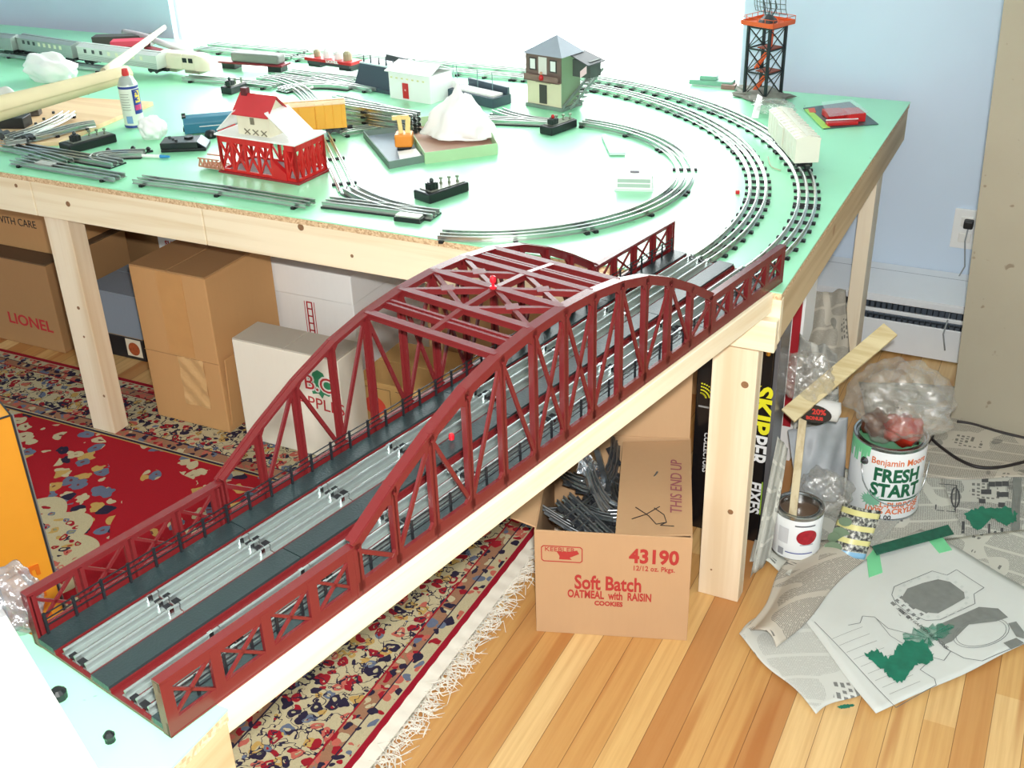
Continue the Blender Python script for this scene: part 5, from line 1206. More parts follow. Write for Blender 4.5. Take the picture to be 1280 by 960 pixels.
# cream locomotive cab
A, B = P2(229, 96), P2(266, 100); a = ang(A, B); th = thing('locomotive', 'cream streamlined locomotive with a two window cab at its right end', 'locomotive', (A.x - .01, A.y + .02, H + .0125), a)
L_ = .42; pf = [(-.028, .012), (-.028, .050), (-.022, .060), (0, .064), (.022, .060), (.028, .050), (.028, .012)]
MB().slab([(-.075, y, z) for y, z in pf], (.095, 0, 0)).build('body', CREAM, th, smooth=False, bevel=.002)
MB().slab([(.02, y, z) for y, z in pf], (.055, 0, 0)).build('cab', CREAM, th, bevel=.003)
ns = MB(); rings = [(.075, 1.0, 0.0), (.095, .92, -.004), (.110, .75, -.012), (.120, .45, -.020)]
vs = []; fs = []
for i, (x, k, dz) in enumerate(rings):
    for y, z in pf: vs.append((x, y * k, .012 + (z - .012) * (k * .9 + .1)))
m = len(pf)
for i in range(3):
    for j in range(m): fs.append((i * m + j, (i + 1) * m + j, (i + 1) * m + (j + 1) % m, i * m + (j + 1) % m))
fs.append(tuple(range(3 * m, 4 * m))); ns.add(vs, fs).build('nose', CREAM, th, smooth='auto')
for k in range(2): MB().obox((.026 + k * .024, -.0292, .036), (.017, 0, 0), (0, .0012, 0), (0, 0, .014)).build('cab_window', BLP, th)
MB().obox((.100, -.012, .040), (.004, 0, 0), (0, .024, 0), (.003, 0, .012)).build('windscreen', BLP, th)
for x in (-.045, .05): MB().box(x, 0, .0, .06, .038, .014).build('truck', M('olive_grey_truck', (150, 150, 128), .5), th, bevel=.001)
# maroon / grey flat load behind
A, B = P2(272, 86), P2(352, 92); a = ang(A, B); c = (A + B) / 2; th = thing('flat_car', 'maroon edged flat car with a long grey tank, behind the cream cab', 'train car', (c.x, c.y + .03, H), a); L = (B - A).length
MB().box(0, 0, .018, L, .055, .006).build('deck', MAR, th, bevel=.001); MB().slab([(-L * .3, -.022, .024), (L * .44, -.022, .024), (L * .44, .022, .024), (-L * .3, .022, .024)], (0, 0, .03)).build('grey_load', M('mid_grey_load', (128, 132, 126), .5), th, bevel=.006)
for s in (-1, 1): MB().box(s * L * .36, 0, 0, .05, .04, .018).build('truck', BLP, th)
# red flat car
A, B = P2(383, 88), P2(441, 96); a = ang(A, B); c = (A + B) / 2; th = thing('flat_car', 'red flat car with white lettering and small white loads, left of the slate panel', 'train car', (c.x, c.y + .028, H + .0125), a); L = (B - A).length
MB().box(0, 0, .020, L, .056, .010).build('deck', REDP, th, bevel=.001); MB().box(0, 0, .010, L * .9, .05, .010).build('underframe', DGR, th)
m_ = text_mb('LIONEL', .011, bold=.0005, sx=1.4); m_.xf(frame((.02, -.0285, .025), (1, 0, 0), (0, 0, 1))); m_.build('lettering', WHP, th)
for k, (x, s_, mt) in enumerate(((-.065, .022, M('khaki_load', (168, 160, 128), .6)), (-.02, .030, WHP), (.025, .026, WHP), (.062, .028, M('khaki_load', (168, 160, 128), .6)))): MB().lathe([(0, 0), (s_ / 2, 0), (s_ / 2, s_ * .7), (s_ * .3, s_), (0, s_)], (x, 0, .030), 10).build('load', mt, th)
for s in (-1, 1): MB().box(s * L * .33, 0, 0, .05, .04, .012).build('truck', BLP, th)
# grey bridge-like girders and a red bar at the upper left (by the wall)
th = thing('girder_toy', 'long grey and maroon toy girder lying behind the passenger cars', 'girder', (G(160, 40, H).x, G(160, 40, H).y, H))
def pbar(a, b, za, zb, w, h): p, q = P2(*a, za), P2(*b, zb); return MB().bar(p, q, w, h)
pbar((118, 52), (190, 50), .04, .04, .05, .04).build('dark_end', M('dark_brown_plastic', (76, 70, 66), .5), th, world=True, bevel=.002)
pbar((140, 54), (185, 52), .05, .05, .052, .018).build('red_bar', M('crimson_stripe', (214, 60, 84), .45), th, world=True)
mm = MB(); pp = [P2(155, 40, .05), P2(180, 45, .06), P2(205, 55, .05), P2(232, 62, .02)]; mm.tube(smoothp(pp, 5), .011, 8).build('grey_tube', M('grey_pink_tube', (192, 180, 184), .5), th, world=True, smooth=True)
tag(pbar((185, 62), (262, 80), .012, .012, .03, .02).build('maroon_beam', MAR), 'thin maroon beam lying behind the cream locomotive cab', 'beam')
# rolled poster
pa, pb = P2(-60, 152, .12), P2(160, 92, .125); rl = thing('paper_roll', 'long tan rolled paper tube lying across things at the upper left', 'paper roll', (pa + pb) / 2)
d = (pb - pa).normalized(); N = 28; s1 = d.cross(Vector((0, 0, 1))).normalized(); s2 = s1.cross(d)
TANP = M('tan_roll_paper', (214, 200, 160), .7, vary=.05)
sp = MB(); vs = []; 
def rollf(u, v):
    t = v * 2.6 * PI; r = (.034 * (1 - u) + .022 * u) * (1 - .10 * v); c = pa.lerp(pb, u); return tuple(c + (s1 * math.cos(t) + s2 * math.sin(t)) * r)
sp.grid(rollf, 12, 50); sp.build('outer_sheet', TANP, rl, world=True, smooth=True, solid=.0012)
def roll2(u, v):
    t = v * 2.2 * PI; A_, B_ = P2(130, 92, .135), P2(206, 34, .165); r = (.016 * (1 - u) + .007 * u) * (1 - .15 * v); c = A_.lerp(B_, u); return tuple(c + (s1 * math.cos(t) + s2 * math.sin(t)) * r)
MB().grid(roll2, 10, 36).build('inner_sheet', M('cream_roll_paper', (238, 232, 206), .7), rl, world=True, smooth=True, solid=.001)
def paper_lump(label, px, py, z, r, sq, seed, mat=None, name='paper_wad'):
    p = P2(px, py, z); m_ = lump(r, seed, .28, 4, sq); lo = min(v.z for v in m_.v); 
    tag(place(m_, p).build(name, mat or M('white_tissue_paper', (246, 246, 244), .7, vary=.01), smooth=True), label, 'paper')
paper_lump('white crumpled paper wad in front of the silver passenger cars', 62, 86, .04, .060, (1.7, .8, .8), 31)
paper_lump('grey white crumpled paper under the tan paper roll at the left edge', 5, 128, .05, .05, (1.6, .7, .8), 33, M('grey_white_paper', (222, 222, 214), .7))
paper_lump('white crumpled tissue right of the blue and yellow spray can', 190, 160, .028, .040, (.95, .8, .8), 35)
# white carton at the far left
A = P2(2, 104); B = P2(-60, 120); tag(MB().box(A.x - .19, A.y + .0, H, .30, .02, .16, math.radians(-20)).build('foam_panel', M('white_foam', (244, 246, 244), .6), bevel=.002), 'white foam panel standing at the left edge of the table', 'panel')
# plywood scrap with screws and dark toys at left
th = thing('plywood_scrap', 'pinkish tan plywood scrap lying at the left of the table', 'plywood', P2(60, 165))
pl = [P2(*q) for q in ((-40, 190), (75, 182), (192, 132), (20, 122))]
MB().prism([(p.x, p.y) for p in pl], H + .0, H + .012).build('board', wood('plywood_face', (232, 200, 160), (214, 172, 128), 0, .5), th, world=True, bevel=.001)
for px, py in ((67, 142), (55, 150), (45, 156), (110, 118)): q = P2(px, py, .012); MB().cyl(q, q + Vector((0, 0, .006)), .004, n=8).build('screw_head', DGR, th, world=True)
def pbox(name, label, cat, px, py, sx, sy, sz, rot, mat, z=0.0, bevel=.002):
    q = P2(px, py, z); return tag(MB().box(q.x, q.y, H + z, sx, sy, sz, rot).build(name, mat, bevel=bevel), label, cat)
pbox('black_block', 'black plastic toy base under the paper roll at the left', 'toy part', 8, 158, .13, .05, .03, .35, BLP, .0125)
pbox('brown_block', 'dark brown block on the plywood under the paper roll', 'toy part', 38, 144, .06, .03, .018, .5, M('dark_brown_plastic', (76, 70, 66), .5), .0125)
th = thing('toy_truck_frame', 'dark metal toy frame lying on the plywood at the left edge', 'toy part', P2(18, 175, .0125))
for k in range(5): MB().cyl((-.06 + k * .028, -.012, .01), (-.06 + k * .028, .012, .01), .011, n=14).build('wheel', DGR, th)
MB().box(0, 0, .008, .15, .012, .008).build('frame', BLP, th)
# spray can
q = P2(160, 161); th = thing('spray_can', 'blue, white and yellow spray lubricant can with a red cap, lying near the paper roll', 'spray can', (q.x + .004, q.y + .024, H)); th['label'] = 'blue, white and yellow spray can with a red cap, standing below the paper roll'
MB().lathe([(0, 0), (.025, 0), (.026, .002), (.026, .118), (.024, .121), (.018, .134), (.011, .138), (.011, .140), (0, .140)], n=32).build('tin', M('can_grey', (186, 196, 190), .3, .5), th, smooth='auto')
MB().lathe([(.0262, .004), (.0264, .005), (.0264, .116), (.0262, .117)], n=32).build('label', M('pale_can_label', (222, 228, 214), .4), th, smooth='auto')
MB().lathe([(.0266, .108), (.0267, .1085), (.0267, .114), (.0266, .1145)], n=32).build('blue_band', M('can_blue', (40, 60, 140), .4), th, smooth='auto')
MB().lathe([(.0263, .003), (.0268, .004), (.0268, .009), (.0263, .010)], n=32).build('bottom_band', M('can_blue', (40, 60, 140), .4), th, smooth='auto')
ac = math.atan2(CAM.y - q.y, CAM.x - q.x)
def cw(x0, x1, z0, z1, da, mat, nm):
    m_ = wrect(x0, x1, z0, z1); wrap(m_, .0268, 0, ac + da).build(nm, mat, th)
cw(-.010, .016, .040, .106, .62, M('can_blue', (40, 60, 140), .4), 'blue_shield'); cw(-.004, .012, .070, .102, .62, M('can_yellow', (244, 214, 60), .4), 'yellow_field') ; cw(-.008, .012, .050, .064, .62, M('can_pink', (224, 60, 110), .4), 'pink_band')
m_ = text_mb('WD', .017, bold=.0012, ext=.0002); 
for v in m_.v: v.x, v.y = -v.y, v.x
wrap(m_, .0273, .086, ac + .64).build('lettering', M('can_blue', (40, 60, 140), .4), th)
for k in range(7): cw(-.018, .006 - .002 * (k % 2), .094 - k * .007, .0955 - k * .007, -.30, M('can_text_grey', (140, 146, 130), .5), 'printed_line')
cw(-.012, .004, .016, .036, -.25, M('can_light_blue', (120, 160, 200), .5), 'barcode_print')
MB().lathe([(0, .140), (.009, .140), (.010, .145), (.008, .158), (0, .159)], n=20).build('cap', M('cap_red', (206, 50, 50), .4), th, smooth='auto')
# blue locomotive lying behind the black controller
A, B = P2(224, 167), P2(300, 160); a = ang(A, B); c = (A + B) / 2; th = thing('locomotive', 'teal blue diesel locomotive shell beside the red loader', 'locomotive', (c.x + .03, c.y + .02, H + .004), a)
pf = [(-.027, 0), (-.028, .028), (-.020, .040), (0, .045), (.020, .040), (.028, .028), (.027, 0)]
MB().slab([(-.10, y, z) for y, z in pf], (.26, 0, 0)).build('shell', BLUP, th, bevel=.002); MB().obox((-.06, -.0286, .017), (.2, 0, 0), (0, .001, 0), (0, 0, .002)).build('white_stripe', WHP, th)
MB().cyl((-.102, -.010, .045), (-.092, -.010, .045), .008, n=14).build('horn', BLP, th); MB().box(-.100, -.012, .006, .006, .02, .010).build('vent', BLP, th)
q = P2(264, 172); tag(MB().lathe([(0, 0), (.014, 0), (.017, .008), (.012, .018), (0, .020)], (q.x, q.y, H), 18).build('rubber_plug', BLP, smooth=True), 'round black rubber plug between the blue locomotive and the loader', 'plug')
# marker and little bits
th = thing('marker_pen', 'white marker pen with blue ends in front of the left controller', 'pen', P2(174, 193, .004)); a_, b_ = P2(139, 193, .005), P2(212, 196, .005)
MB().cyl(a_, a_.lerp(b_, .27), .0048, n=12).build('cap', M('marker_blue', (46, 140, 200), .4), th, world=True); MB().cyl(a_.lerp(b_, .27), a_.lerp(b_, .84), .0044, n=12).build('barrel', WHP, th, world=True); MB().cyl(a_.lerp(b_, .84), b_, .0046, .003, 12).build('cap', M('marker_blue', (46, 140, 200), .4), th, world=True)
for i, (px, py) in enumerate(((167, 189), (186, 190), (136, 191), (112, 114))):
    q = P2(px, py); tag(MB().lathe([(0, 0), (.006, 0), (.005, .006), (.007, .008), (.003, .013), (0, .013)], (q.x, q.y, H), 8).box(q.x + .006, q.y, H, .012, .005, .005, i).build('small_fitting', BLP), ('tiny black fitting left of the other, above the marker pen', 'tiny black fitting on the right, above the marker pen', 'tiny black ring at the blue end of the marker pen', 'small dark green fitting lying left of the spray can')[i], 'fitting')

# red roofed loader
fl_, fr2, rr_ = Vector((-1.414, .194, H)), Vector((-1.179, .183, H)), Vector((-1.174, .287, H)); a = ang(fl_, fr2); LW = .235; LD = .115; LH = .092
th = thing('coal_loader', 'red latticed toy loader with cream house and small red gable roof', 'building', fl_, a)
MB().box(LW / 2, LD / 2, 0, LW + .01, LD + .01, .005).build('base', M('maroon_base', (150, 40, 44), .5), th, bevel=.001)
lt = MB()
def lat(p, q, n, w=.006):
    p, q = Vector(p), Vector(q)
    for k in range(n + 1):
        b = p.lerp(q, k / n); lt.bar(b + Vector((0, 0, .004)), b + Vector((0, 0, LH)), w, w, (q - p))
    for k in range(n):
        b, c = p.lerp(q, k / n), p.lerp(q, (k + 1) / n)
        lt.bar(b + Vector((0, 0, .008)), c + Vector((0, 0, LH - .012)), .004, .004, (q - p).cross(Vector((0, 0, 1)))); lt.bar(c + Vector((0, 0, .008)), b + Vector((0, 0, LH - .012)), .004, .004, (q - p).cross(Vector((0, 0, 1))))
    lt.bar(p + Vector((0, 0, LH - .008)), q + Vector((0, 0, LH - .008)), .005, .016); lt.bar(p + Vector((0, 0, .007)), q + Vector((0, 0, .007)), .005, .008)
lat((.004, .004, 0), (.160, .004, 0), 4); lat((.205, .004, 0), (.230, .004, 0), 1); lat((.230, .004, 0), (.230, LD - .004, 0), 5); lat((.004, LD - .004, 0), (.230, LD - .004, 0), 5); lat((.004, .004, 0), (.004, LD - .004, 0), 3)
lt.build('lattice', M('loader_red', (204, 38, 36), .4), th)
MB().box(LW / 2, LD / 2, .005, LW - .03, LD - .02, .003).build('inner_floor', M('grey_floor', (140, 128, 130), .6), th)
MB().slab([(.165, -.002, 0), (.203, -.002, 0), (.203, -.002, .02), (.165, -.002, .05)], (0, .012, 0)).box(.19, .03, .02, .018, .018, .05).build('chute', REDP, th)
ramp = MB()
for y in (-.004, .030): ramp.bar((-.066, y, .008), (0, y, .012), .003, .003).bar((-.066, y, .028), (0, y, .030), .003, .003)
for k in range(6): ramp.bar((-.066 + k * .013, -.004, .008), (-.059 + k * .013, -.004, .028), .003, .003).bar((-.053 + k * .013, -.004, .008), (-.060 + k * .013, -.004, .028), .003, .003)
ramp.box(-.033, .013, .006, .066, .034, .003).build('side_ramp', M('faded_red_rail', (196, 130, 104), .5), th)
CRW = M('cream_wall', (226, 222, 196), .6); zc = LH
MB().slab([(-.002, -.004, zc), (LW + .004, -.004, zc), (LW + .004, LD + .002, zc), (-.002, LD + .002, zc)], (0, 0, .004)).build('deck', WHP, th)
hx0, hx1, hy0, hy1 = .055, .150, .020, .085
MB().obox((hx0, hy0, zc + .004), (hx1 - hx0, 0, 0), (0, hy1 - hy0, 0), (0, 0, .052)).add([(hx0, hy0, zc + .056), (hx0, hy1, zc + .056), (hx0, (hy0 + hy1) / 2, zc + .088), (hx1, hy0, zc + .056), (hx1, hy1, zc + .056), (hx1, (hy0 + hy1) / 2, zc + .088)], [(0, 2, 1), (3, 4, 5)]).build('house', CRW, th)
ym_ = (hy0 + hy1) / 2
MB().slab([(hx0 - .008, hy0 - .008, zc + .050), (hx1 + .006, hy0 - .008, zc + .050), (hx1 + .006, ym_, zc + .091), (hx0 - .008, ym_, zc + .091)], (0, 0, .003)).slab([(hx0 - .008, ym_, zc + .091), (hx1 + .006, ym_, zc + .091), (hx1 + .006, hy1 + .008, zc + .050), (hx0 - .008, hy1 + .008, zc + .050)], (0, 0, .003)).build('gable_roof', M('roof_red', (198, 52, 58), .5), th)
MB().box(hx0 + .008, ym_, zc + .088, .016, .014, .018).build('chimney', M('dark_maroon', (90, 30, 36), .5), th)
for p, q_ in (((hx0 - .060, .0, zc + .006), (hx0, .0, zc + .058)), ((hx1 + .075, .0, zc + .004), (hx1, .0, zc + .062))):
    MB().slab([(p[0], hy0 - .01, p[2]), (q_[0], hy0 - .01, q_[2]), (q_[0], hy1 + .01, q_[2]), (p[0], hy1 + .01, p[2])], (0, 0, .003)).build('lean_to_roof', WHP, th)
wn_ = MB(); wn_.obox((hx0 + .040, hy0 - .001, zc + .030), (.012, 0, 0), (0, .001, 0), (0, 0, .016)); wn_.build('window', M('olive_window', (120, 116, 96), .5), th)
wn_ = MB()
for k in range(3): x = hx0 + .02 + k * .025; wn_.bar((x, hy0 - .001, zc + .006), (x + .016, hy0 - .001, zc + .018), .002, .002).bar((x + .016, hy0 - .001, zc + .006), (x, hy0 - .001, zc + .018), .002, .002)
wn_.build('cross_brace', M('olive_window', (120, 116, 96), .5), th)
MB().bar((-.052, LD * .6, .075), (-.002, LD * .6, .095), .012, .008).build('red_conveyor', REDP, th)
# yellow box car behind it
A, B = P2(352, 178), P2(424, 170); a = ang(P2(372, 172), P2(424, 168)); c = P2(396, 172)
railcar('yellow orange box car with peeling door, between the loader and the tray', 'train car', -1.395, .535, math.radians(36), .20, .052, .080, YBX, 9, roof=M('pale_peach_roof', (240, 208, 164), .5), z=.004, door=True, name='box_car')
# slate sided station parts
def pq(name, label, cat, quad, h, mat, top=None, toph=.004):
    V = [P2(*q) for q in quad]; c = sum(V, Vector()) / len(V); th = thing(name, label, cat, (c.x, c.y, H)); MB().prism([(p.x, p.y) for p in V], H, H + h).build('body', mat, th, world=True, bevel=.002)
    if top: MB().prism([(p.x, p.y) for p in V], H + h, H + h + toph).build('top', top, th, world=True)
    return th
th = thing('billboard_platform', 'dark slate sided toy platform with small white fittings on top, left of the white station', 'building', (-1.48, 1.03, H), ang(Vector((-1.574, 1.02, 0)), Vector((-1.409, .98, 0))))
MB().slab([(-.082, -.03, .008), (.090, -.03, .008), (.086, -.008, .068), (-.076, -.008, .068)], (0, .006, 0)).build('slate_side', SLB, th); MB().slab([(-.090, -.04, 0), (.095, -.04, 0), (.095, .05, 0), (-.090, .05, 0)], (0, 0, .010)).build('base', SLB, th)
MB().slab([(-.076, -.008, .066), (.086, -.008, .066), (.086, .05, .066), (-.076, .05, .066)], (0, 0, .006)).build('pale_deck', M('pale_blue_grey', (206, 220, 226), .5), th)
for k, x in enumerate((-.065, -.035, .0, .03, .06)): MB().cyl((x, .0, .072), (x, .0, .092 + .006 * (k % 2)), .003, .001, 8).build('post', DGR, th)
MB().slab([(.0, .03, .078), (.085, .03, .078), (.085, .03, .092), (0, .03, .096)], (0, .008, 0)).build('grey_back', DGR, th)
th = thing('station_building', 'white toy station with a small red door', 'building', (-1.345, .955, H), math.radians(-10))
MB().box(.03, .03, 0, .155, .10, .078).build('walls', WHP, th, bevel=.001); MB().slab([(-.055, -.028, .078), (.115, -.028, .078), (.108, .030, .100), (-.048, .030, .100)], (0, 0, .003)).slab([(-.048, .030, .100), (.108, .030, .100), (.115, .088, .078), (-.055, .088, .078)], (0, 0, .003)).build('roof', M('white_roof', (236, 238, 236), .5), th)
q = GP(513, 107, (-1.345, .925, 0), (0, 1, 0)); MB().obox((.004, -.0215, .006), (.022, 0, 0), (0, .0012, 0), (0, 0, .044)).build('door', REDP, th); MB().box(.015, -.0222, .028, .005, .001, .005).build('door_light', M('pink_print', (236, 170, 176), .5), th)
for k in range(7): MB().box(-.036 + k * .02, -.0212, .060, .007, .0012, .004).build('yellow_print', M('pale_yellow_print', (226, 220, 160), .6), th)
th = thing('freight_platform', 'long dark grey toy platform with white load and thin posts, right of the white station', 'building', (-1.15, 1.0, H), ang(Vector((-1.254, 1.036, 0)), Vector((-1.059, .973, 0))))
MB().slab([(-.13, -.03, 0), (.11, -.03, 0), (.11, .045, 0), (-.13, .045, 0)], (0, 0, .028)).build('base', SLB, th, bevel=.002); MB().slab([(-.05, -.020, .028), (.10, -.020, .028), (.10, .02, .028), (-.05, .02, .028)], (0, 0, .006)).build('pale_deck', WHP, th)
MB().slab([(-.05, .03, .028), (.11, .03, .028), (.11, .03, .048), (-.05, .03, .052)], (0, .008, 0)).build('rear_wall', SLB, th)
for x in (-.10, -.085, .0, .06): MB().cyl((x, .02, .028), (x, .02, .085), .0012, n=6).build('post', M('thin_grey_post', (110, 140, 140), .5), th)
MB().box(-.07, 0, .028, .018, .018, .022).build('white_crate', WHP, th)
# stacked straight track
for k in range(4):
    dx = (0, .006, -.004, .003)[k]; a_, b_ = P2(408 + k * 2, 150), P2(515, 167)
    ptr([(405 + dx * 200, 146), (460, 155), (522, 165)], [.04, .5, .96], ('straight track at the bottom of the stack left of the tray', 'second straight track up in the stack left of the tray', 'third straight track up in the stack left of the tray', 'topmost straight track of the stack left of the tray')[k], 'stacked straight tracks', z=k * .0145 + .0005)
ptr([(415, 122), (470, 134), (512, 143)], [.06, .5, .94], 'straight track lying behind the stack, in front of the slate panel', z=.0)
# tray with orange toy and tissue
V = [P2(*q) for q in ((487, 211), (530, 203), (512, 165), (455, 172))]; c = sum(V, Vector()) / 4; th = thing('slate_lid', 'grey slate cardboard lid holding papers beside the green white box', 'lid', (c.x, c.y, H))
MB().prism([(p.x, p.y) for p in V], H, H + .004).build('floor_panel', M('pale_slate', (150, 162, 176), .5), th, world=True)
for i in range(4): p, r_ = V[i], V[(i + 1) % 4]; MB().bar(p + Vector((0, 0, .009)), r_ + Vector((0, 0, .009)), .003, .018).build('rim', M('green_grey_card', (110, 130, 122), .6), th, world=True)
V = [P2(*q) for q in ((532, 205), (622, 193), (600, 150), (505, 162))]; c = sum(V, Vector()) / 4; th = thing('shallow_box', 'shallow pale green box heaped with white tissue paper', 'box', (c.x, c.y, H))
MB().prism([(p.x, p.y) for p in V], H, H + .003).build('floor_panel', M('pink_tan_card', (206, 168, 150), .6), th, world=True)
for i in range(4): p, r_ = V[i], V[(i + 1) % 4]; MB().bar(p + Vector((0, 0, .014)), r_ + Vector((0, 0, .014)), .002, .028).build('wall', M('pale_green_card', (170, 206, 160), .6), th, world=True)
q = P2(572, 178); hp = lump(.088, 41, .30, 4, (1.0, .66, .95))
for v in hp.v:
    if v.z < 0: v.z *= .10
    k = max(0, v.z / .09); v.x *= 1.15 - .75 * k; v.y *= 1.15 - .7 * k; v.z = v.z * 1.28 + .018
tag(place(hp, (q.x - .01, q.y + .035, H)).build('tissue_paper', M('white_tissue_paper', (246, 246, 244), .7, vary=.01), smooth=True), 'tall heap of white tissue paper in the shallow green box', 'paper')
q = P2(512, 195, .006); tag(MB().slab([P2(500, 200, .008), P2(528, 196, .01), P2(520, 186, .012), P2(497, 190, .010)], (0, 0, .0012)).build('paper_slip', WHP), 'white slip of paper lying in the grey slate lid', 'paper')
q = P2(506, 186, .004); th = thing('toy_crane', 'small orange toy crane cab with yellow boom, standing in the slate lid', 'toy', (q.x, q.y, H + .0045), math.radians(25))
MB().slab([(-.022, -.02, .008), (.022, -.02, .008), (.022, .025, .008), (-.022, .025, .008)], (0, 0, .032)).build('cab', ORP, th, bevel=.004); MB().box(0, 0, 0, .034, .036, .008).build('tracks', BLP, th, bevel=.002)
MB().bar((-.006, .0, .036), (-.014, .03, .074), .010, .010).bar((.010, .0, .036), (.010, .03, .070), .012, .008).bar((-.03, .03, .070), (.012, .03, .072), .008, .010).build('boom', M('pale_yellow_boom', (240, 214, 140), .5), th)
# signal tower
th = thing('signal_tower', 'toy signal tower with grey hip roof, brown upper floor and outside stair', 'building', (-.978, 1.003, H), math.radians(-13)); TW, TDp = .118, .085
MB().box(TW / 2 + .002, TDp / 2, 0, TW + .012, TDp + .012, .010).build('base', M('sage_base', (120, 140, 130), .6), th, bevel=.001)
MB().obox((0, 0, .010), (TW, 0, 0), (0, TDp, 0), (0, 0, .070)).build('lower_wall', M('tower_cream', (222, 216, 184), .6), th)
MB().obox((-.002, -.003, .078), (TW + .004, 0, 0), (0, TDp + .006, 0), (0, 0, .070)).build('upper_wall', M('tower_brown', (110, 92, 84), .6), th)
MB().obox((TW + .0005, 0, .012), (.002, 0, 0), (0, TDp, 0), (0, 0, .135)).build('side_wall', M('tower_sage_side', (140, 164, 132), .6), th)
ap_ = (TW * .62, TDp / 2, .196); e = .010; z = .148
MB().add([(-e, -e, z), (TW + e, -e, z), (TW + e, TDp + e, z), (-e, TDp + e, z), ap_], [(0, 1, 4), (1, 2, 4), (2, 3, 4), (3, 0, 4), (3, 2, 1, 0)]).build('hip_roof', M('roof_blue_grey', (150, 160, 172), .5), th)
for x in (.012, .082):
    f_ = MB().obox((x, -.0045, .104), (.024, 0, 0), (0, .0015, 0), (0, 0, .034)).build('window_frame', M('dark_frame', (58, 54, 50), .5), th); MB().obox((x + .0035, -.0052, .1075), (.017, 0, 0), (0, .0008, 0), (0, 0, .027)).build('pane', M('white_pane', (228, 232, 228), .3), th)
MB().obox((.044, -.0048, .096), (.028, 0, 0), (0, .0015, 0), (0, 0, .046)).build('open_doorway', M('pale_doorway', (216, 216, 208), .5), th)
MB().obox((.043, -.0012, .014), (.026, 0, 0), (0, .0016, 0), (0, 0, .052)).build('door', M('dark_door', (70, 68, 64), .5), th); MB().obox((.030, -.0006, .070), (.052, 0, 0), (0, .0012, 0), (0, 0, .012)).build('tan_board', M('tower_tan', (176, 168, 140), .6), th)  # narrow tan board on the wall above the door
MB().obox((-.002, -.012, .076), (TW + .002, 0, 0), (0, .012, 0), (0, 0, .003)).obox((-.002, -.012, .076), (TW, 0, 0), (0, .0012, 0), (0, 0, .018)).build('balcony', M('tower_rail_brown', (132, 106, 96), .6), th)
fg = MB(); fg.lathe([(0, 0), (.006, 0), (.007, .008), (.004, .014), (0, .015)], (.060, -.014, .082), 10); fg.build('figure', REDP, th, smooth=True); MB().lathe([(0, 0), (.0035, .001), (.004, .004), (.003, .007), (0, .008)], (.060, -.014, .097), 10).build('figure_head', M('skin_tone', (206, 160, 130), .6), th, smooth=True)
stc = MB(); n = 9
for k in range(n): stc.box(TW + .018, TDp + .06 - k * .0125, .085 - k * .0095, .026, .018, .003)
stc.bar((TW + .006, TDp + .07, .092), (TW + .006, .0, .012), .003, .008).bar((TW + .031, TDp + .07, .092), (TW + .031, .0, .012), .003, .008)
stc.build('outside_stair', M('stair_grey', (128, 140, 132), .6), th)
MB().obox((TW + .002, .05, .088), (.06, 0, 0), (0, .05, 0), (0, 0, .045)).build('side_shed', M('shed_dark', (76, 84, 80), .6), th); MB().slab([(TW + .0, .04, .145), (TW + .07, .03, .125), (TW + .07, .11, .125), (TW + .0, .11, .145)], (0, 0, .003)).build('shed_roof', M('shed_roof_dark', (88, 88, 92), .6), th)
MB().slab([(TW + .064, .0, .10), (TW + .085, .0, .115), (TW + .085, .0, .135), (TW + .064, .0, .118)], (0, .001, 0)).build('flag', M('pale_pink_flag', (232, 200, 204), .6), th)
# lattice tower with radar
tc_ = Vector((-.392, 1.318, H)); th = thing('radar_tower', 'tall black lattice tower with orange platforms and a radar dish at the back', 'tower', tc_, math.radians(-22)); hw = .036; TH_ = .20
rk = lump(.075, 52, .5, 3, (1.15, .9, .16)); 
for v in rk.v: v.z = max(0, v.z + .006)
rk.build('rock_base', M('grey_rock', (132, 132, 122), .9, vary=.25, vs=50), th)
BLM = M('black_tower_steel', (26, 34, 38), .45)
for sx in (-1, 1):
    for sy in (-1, 1): MB().bar((sx * hw, sy * hw, .004), (sx * hw, sy * hw, TH_), .007, .007).build('leg', BLM, th)
bb = MB(); lv = [.008, .072, .136, TH_ - .006]
for z in lv:
    for (p, q) in (((-hw, -hw), (hw, -hw)), ((hw, -hw), (hw, hw)), ((hw, hw), (-hw, hw)), ((-hw, hw), (-hw, -hw))): bb.bar((*p, z), (*q, z), .003, .004)
for k in range(3):
    for (p, q) in (((-hw, -hw), (hw, -hw)), ((hw, -hw), (hw, hw)), ((hw, hw), (-hw, hw)), ((-hw, hw), (-hw, -hw))):
        bb.bar((*p, lv[k]), (*q, lv[k + 1]), .002, .002).bar((*q, lv[k]), (*p, lv[k + 1]), .002, .002)
bb.build('bracing', BLM, th)
ORT = M('tower_orange', (226, 96, 44), .45)
for k in (1, 2):
    MB().box(.012, 0, lv[k] + .002, .046, .05, .003).build('landing', M('landing_brown', (150, 70, 48), .5), th)
    s_ = MB(); 
    for dy in (-.010, .004): s_.bar((-.026, dy, lv[k - 1] + .006), (.016, dy, lv[k] + .002), .002, .006)
    for j in range(8): f = j / 8; s_.box(-.026 + .042 * f, -.003, lv[k - 1] + .008 + (lv[k] - lv[k - 1] - .004) * f, .006, .014, .0015)
    s_.build('stair', ORT, th)
MB().bar((.018, -.004, lv[2]), (.020, -.004, TH_), .012, .003).build('ladder', ORT, th)
pt = MB().box(0, 0, TH_, .108, .100, .005)
for (x0, y0, x1, y1) in ((-.054, -.05, .054, -.05), (.054, -.05, .054, .05), (.054, .05, -.054, .05), (-.054, .05, -.054, -.05)): pt.bar((x0, y0, TH_ + .008), (x1, y1, TH_ + .008), .002, .008)
pt.build('platform', ORT, th)
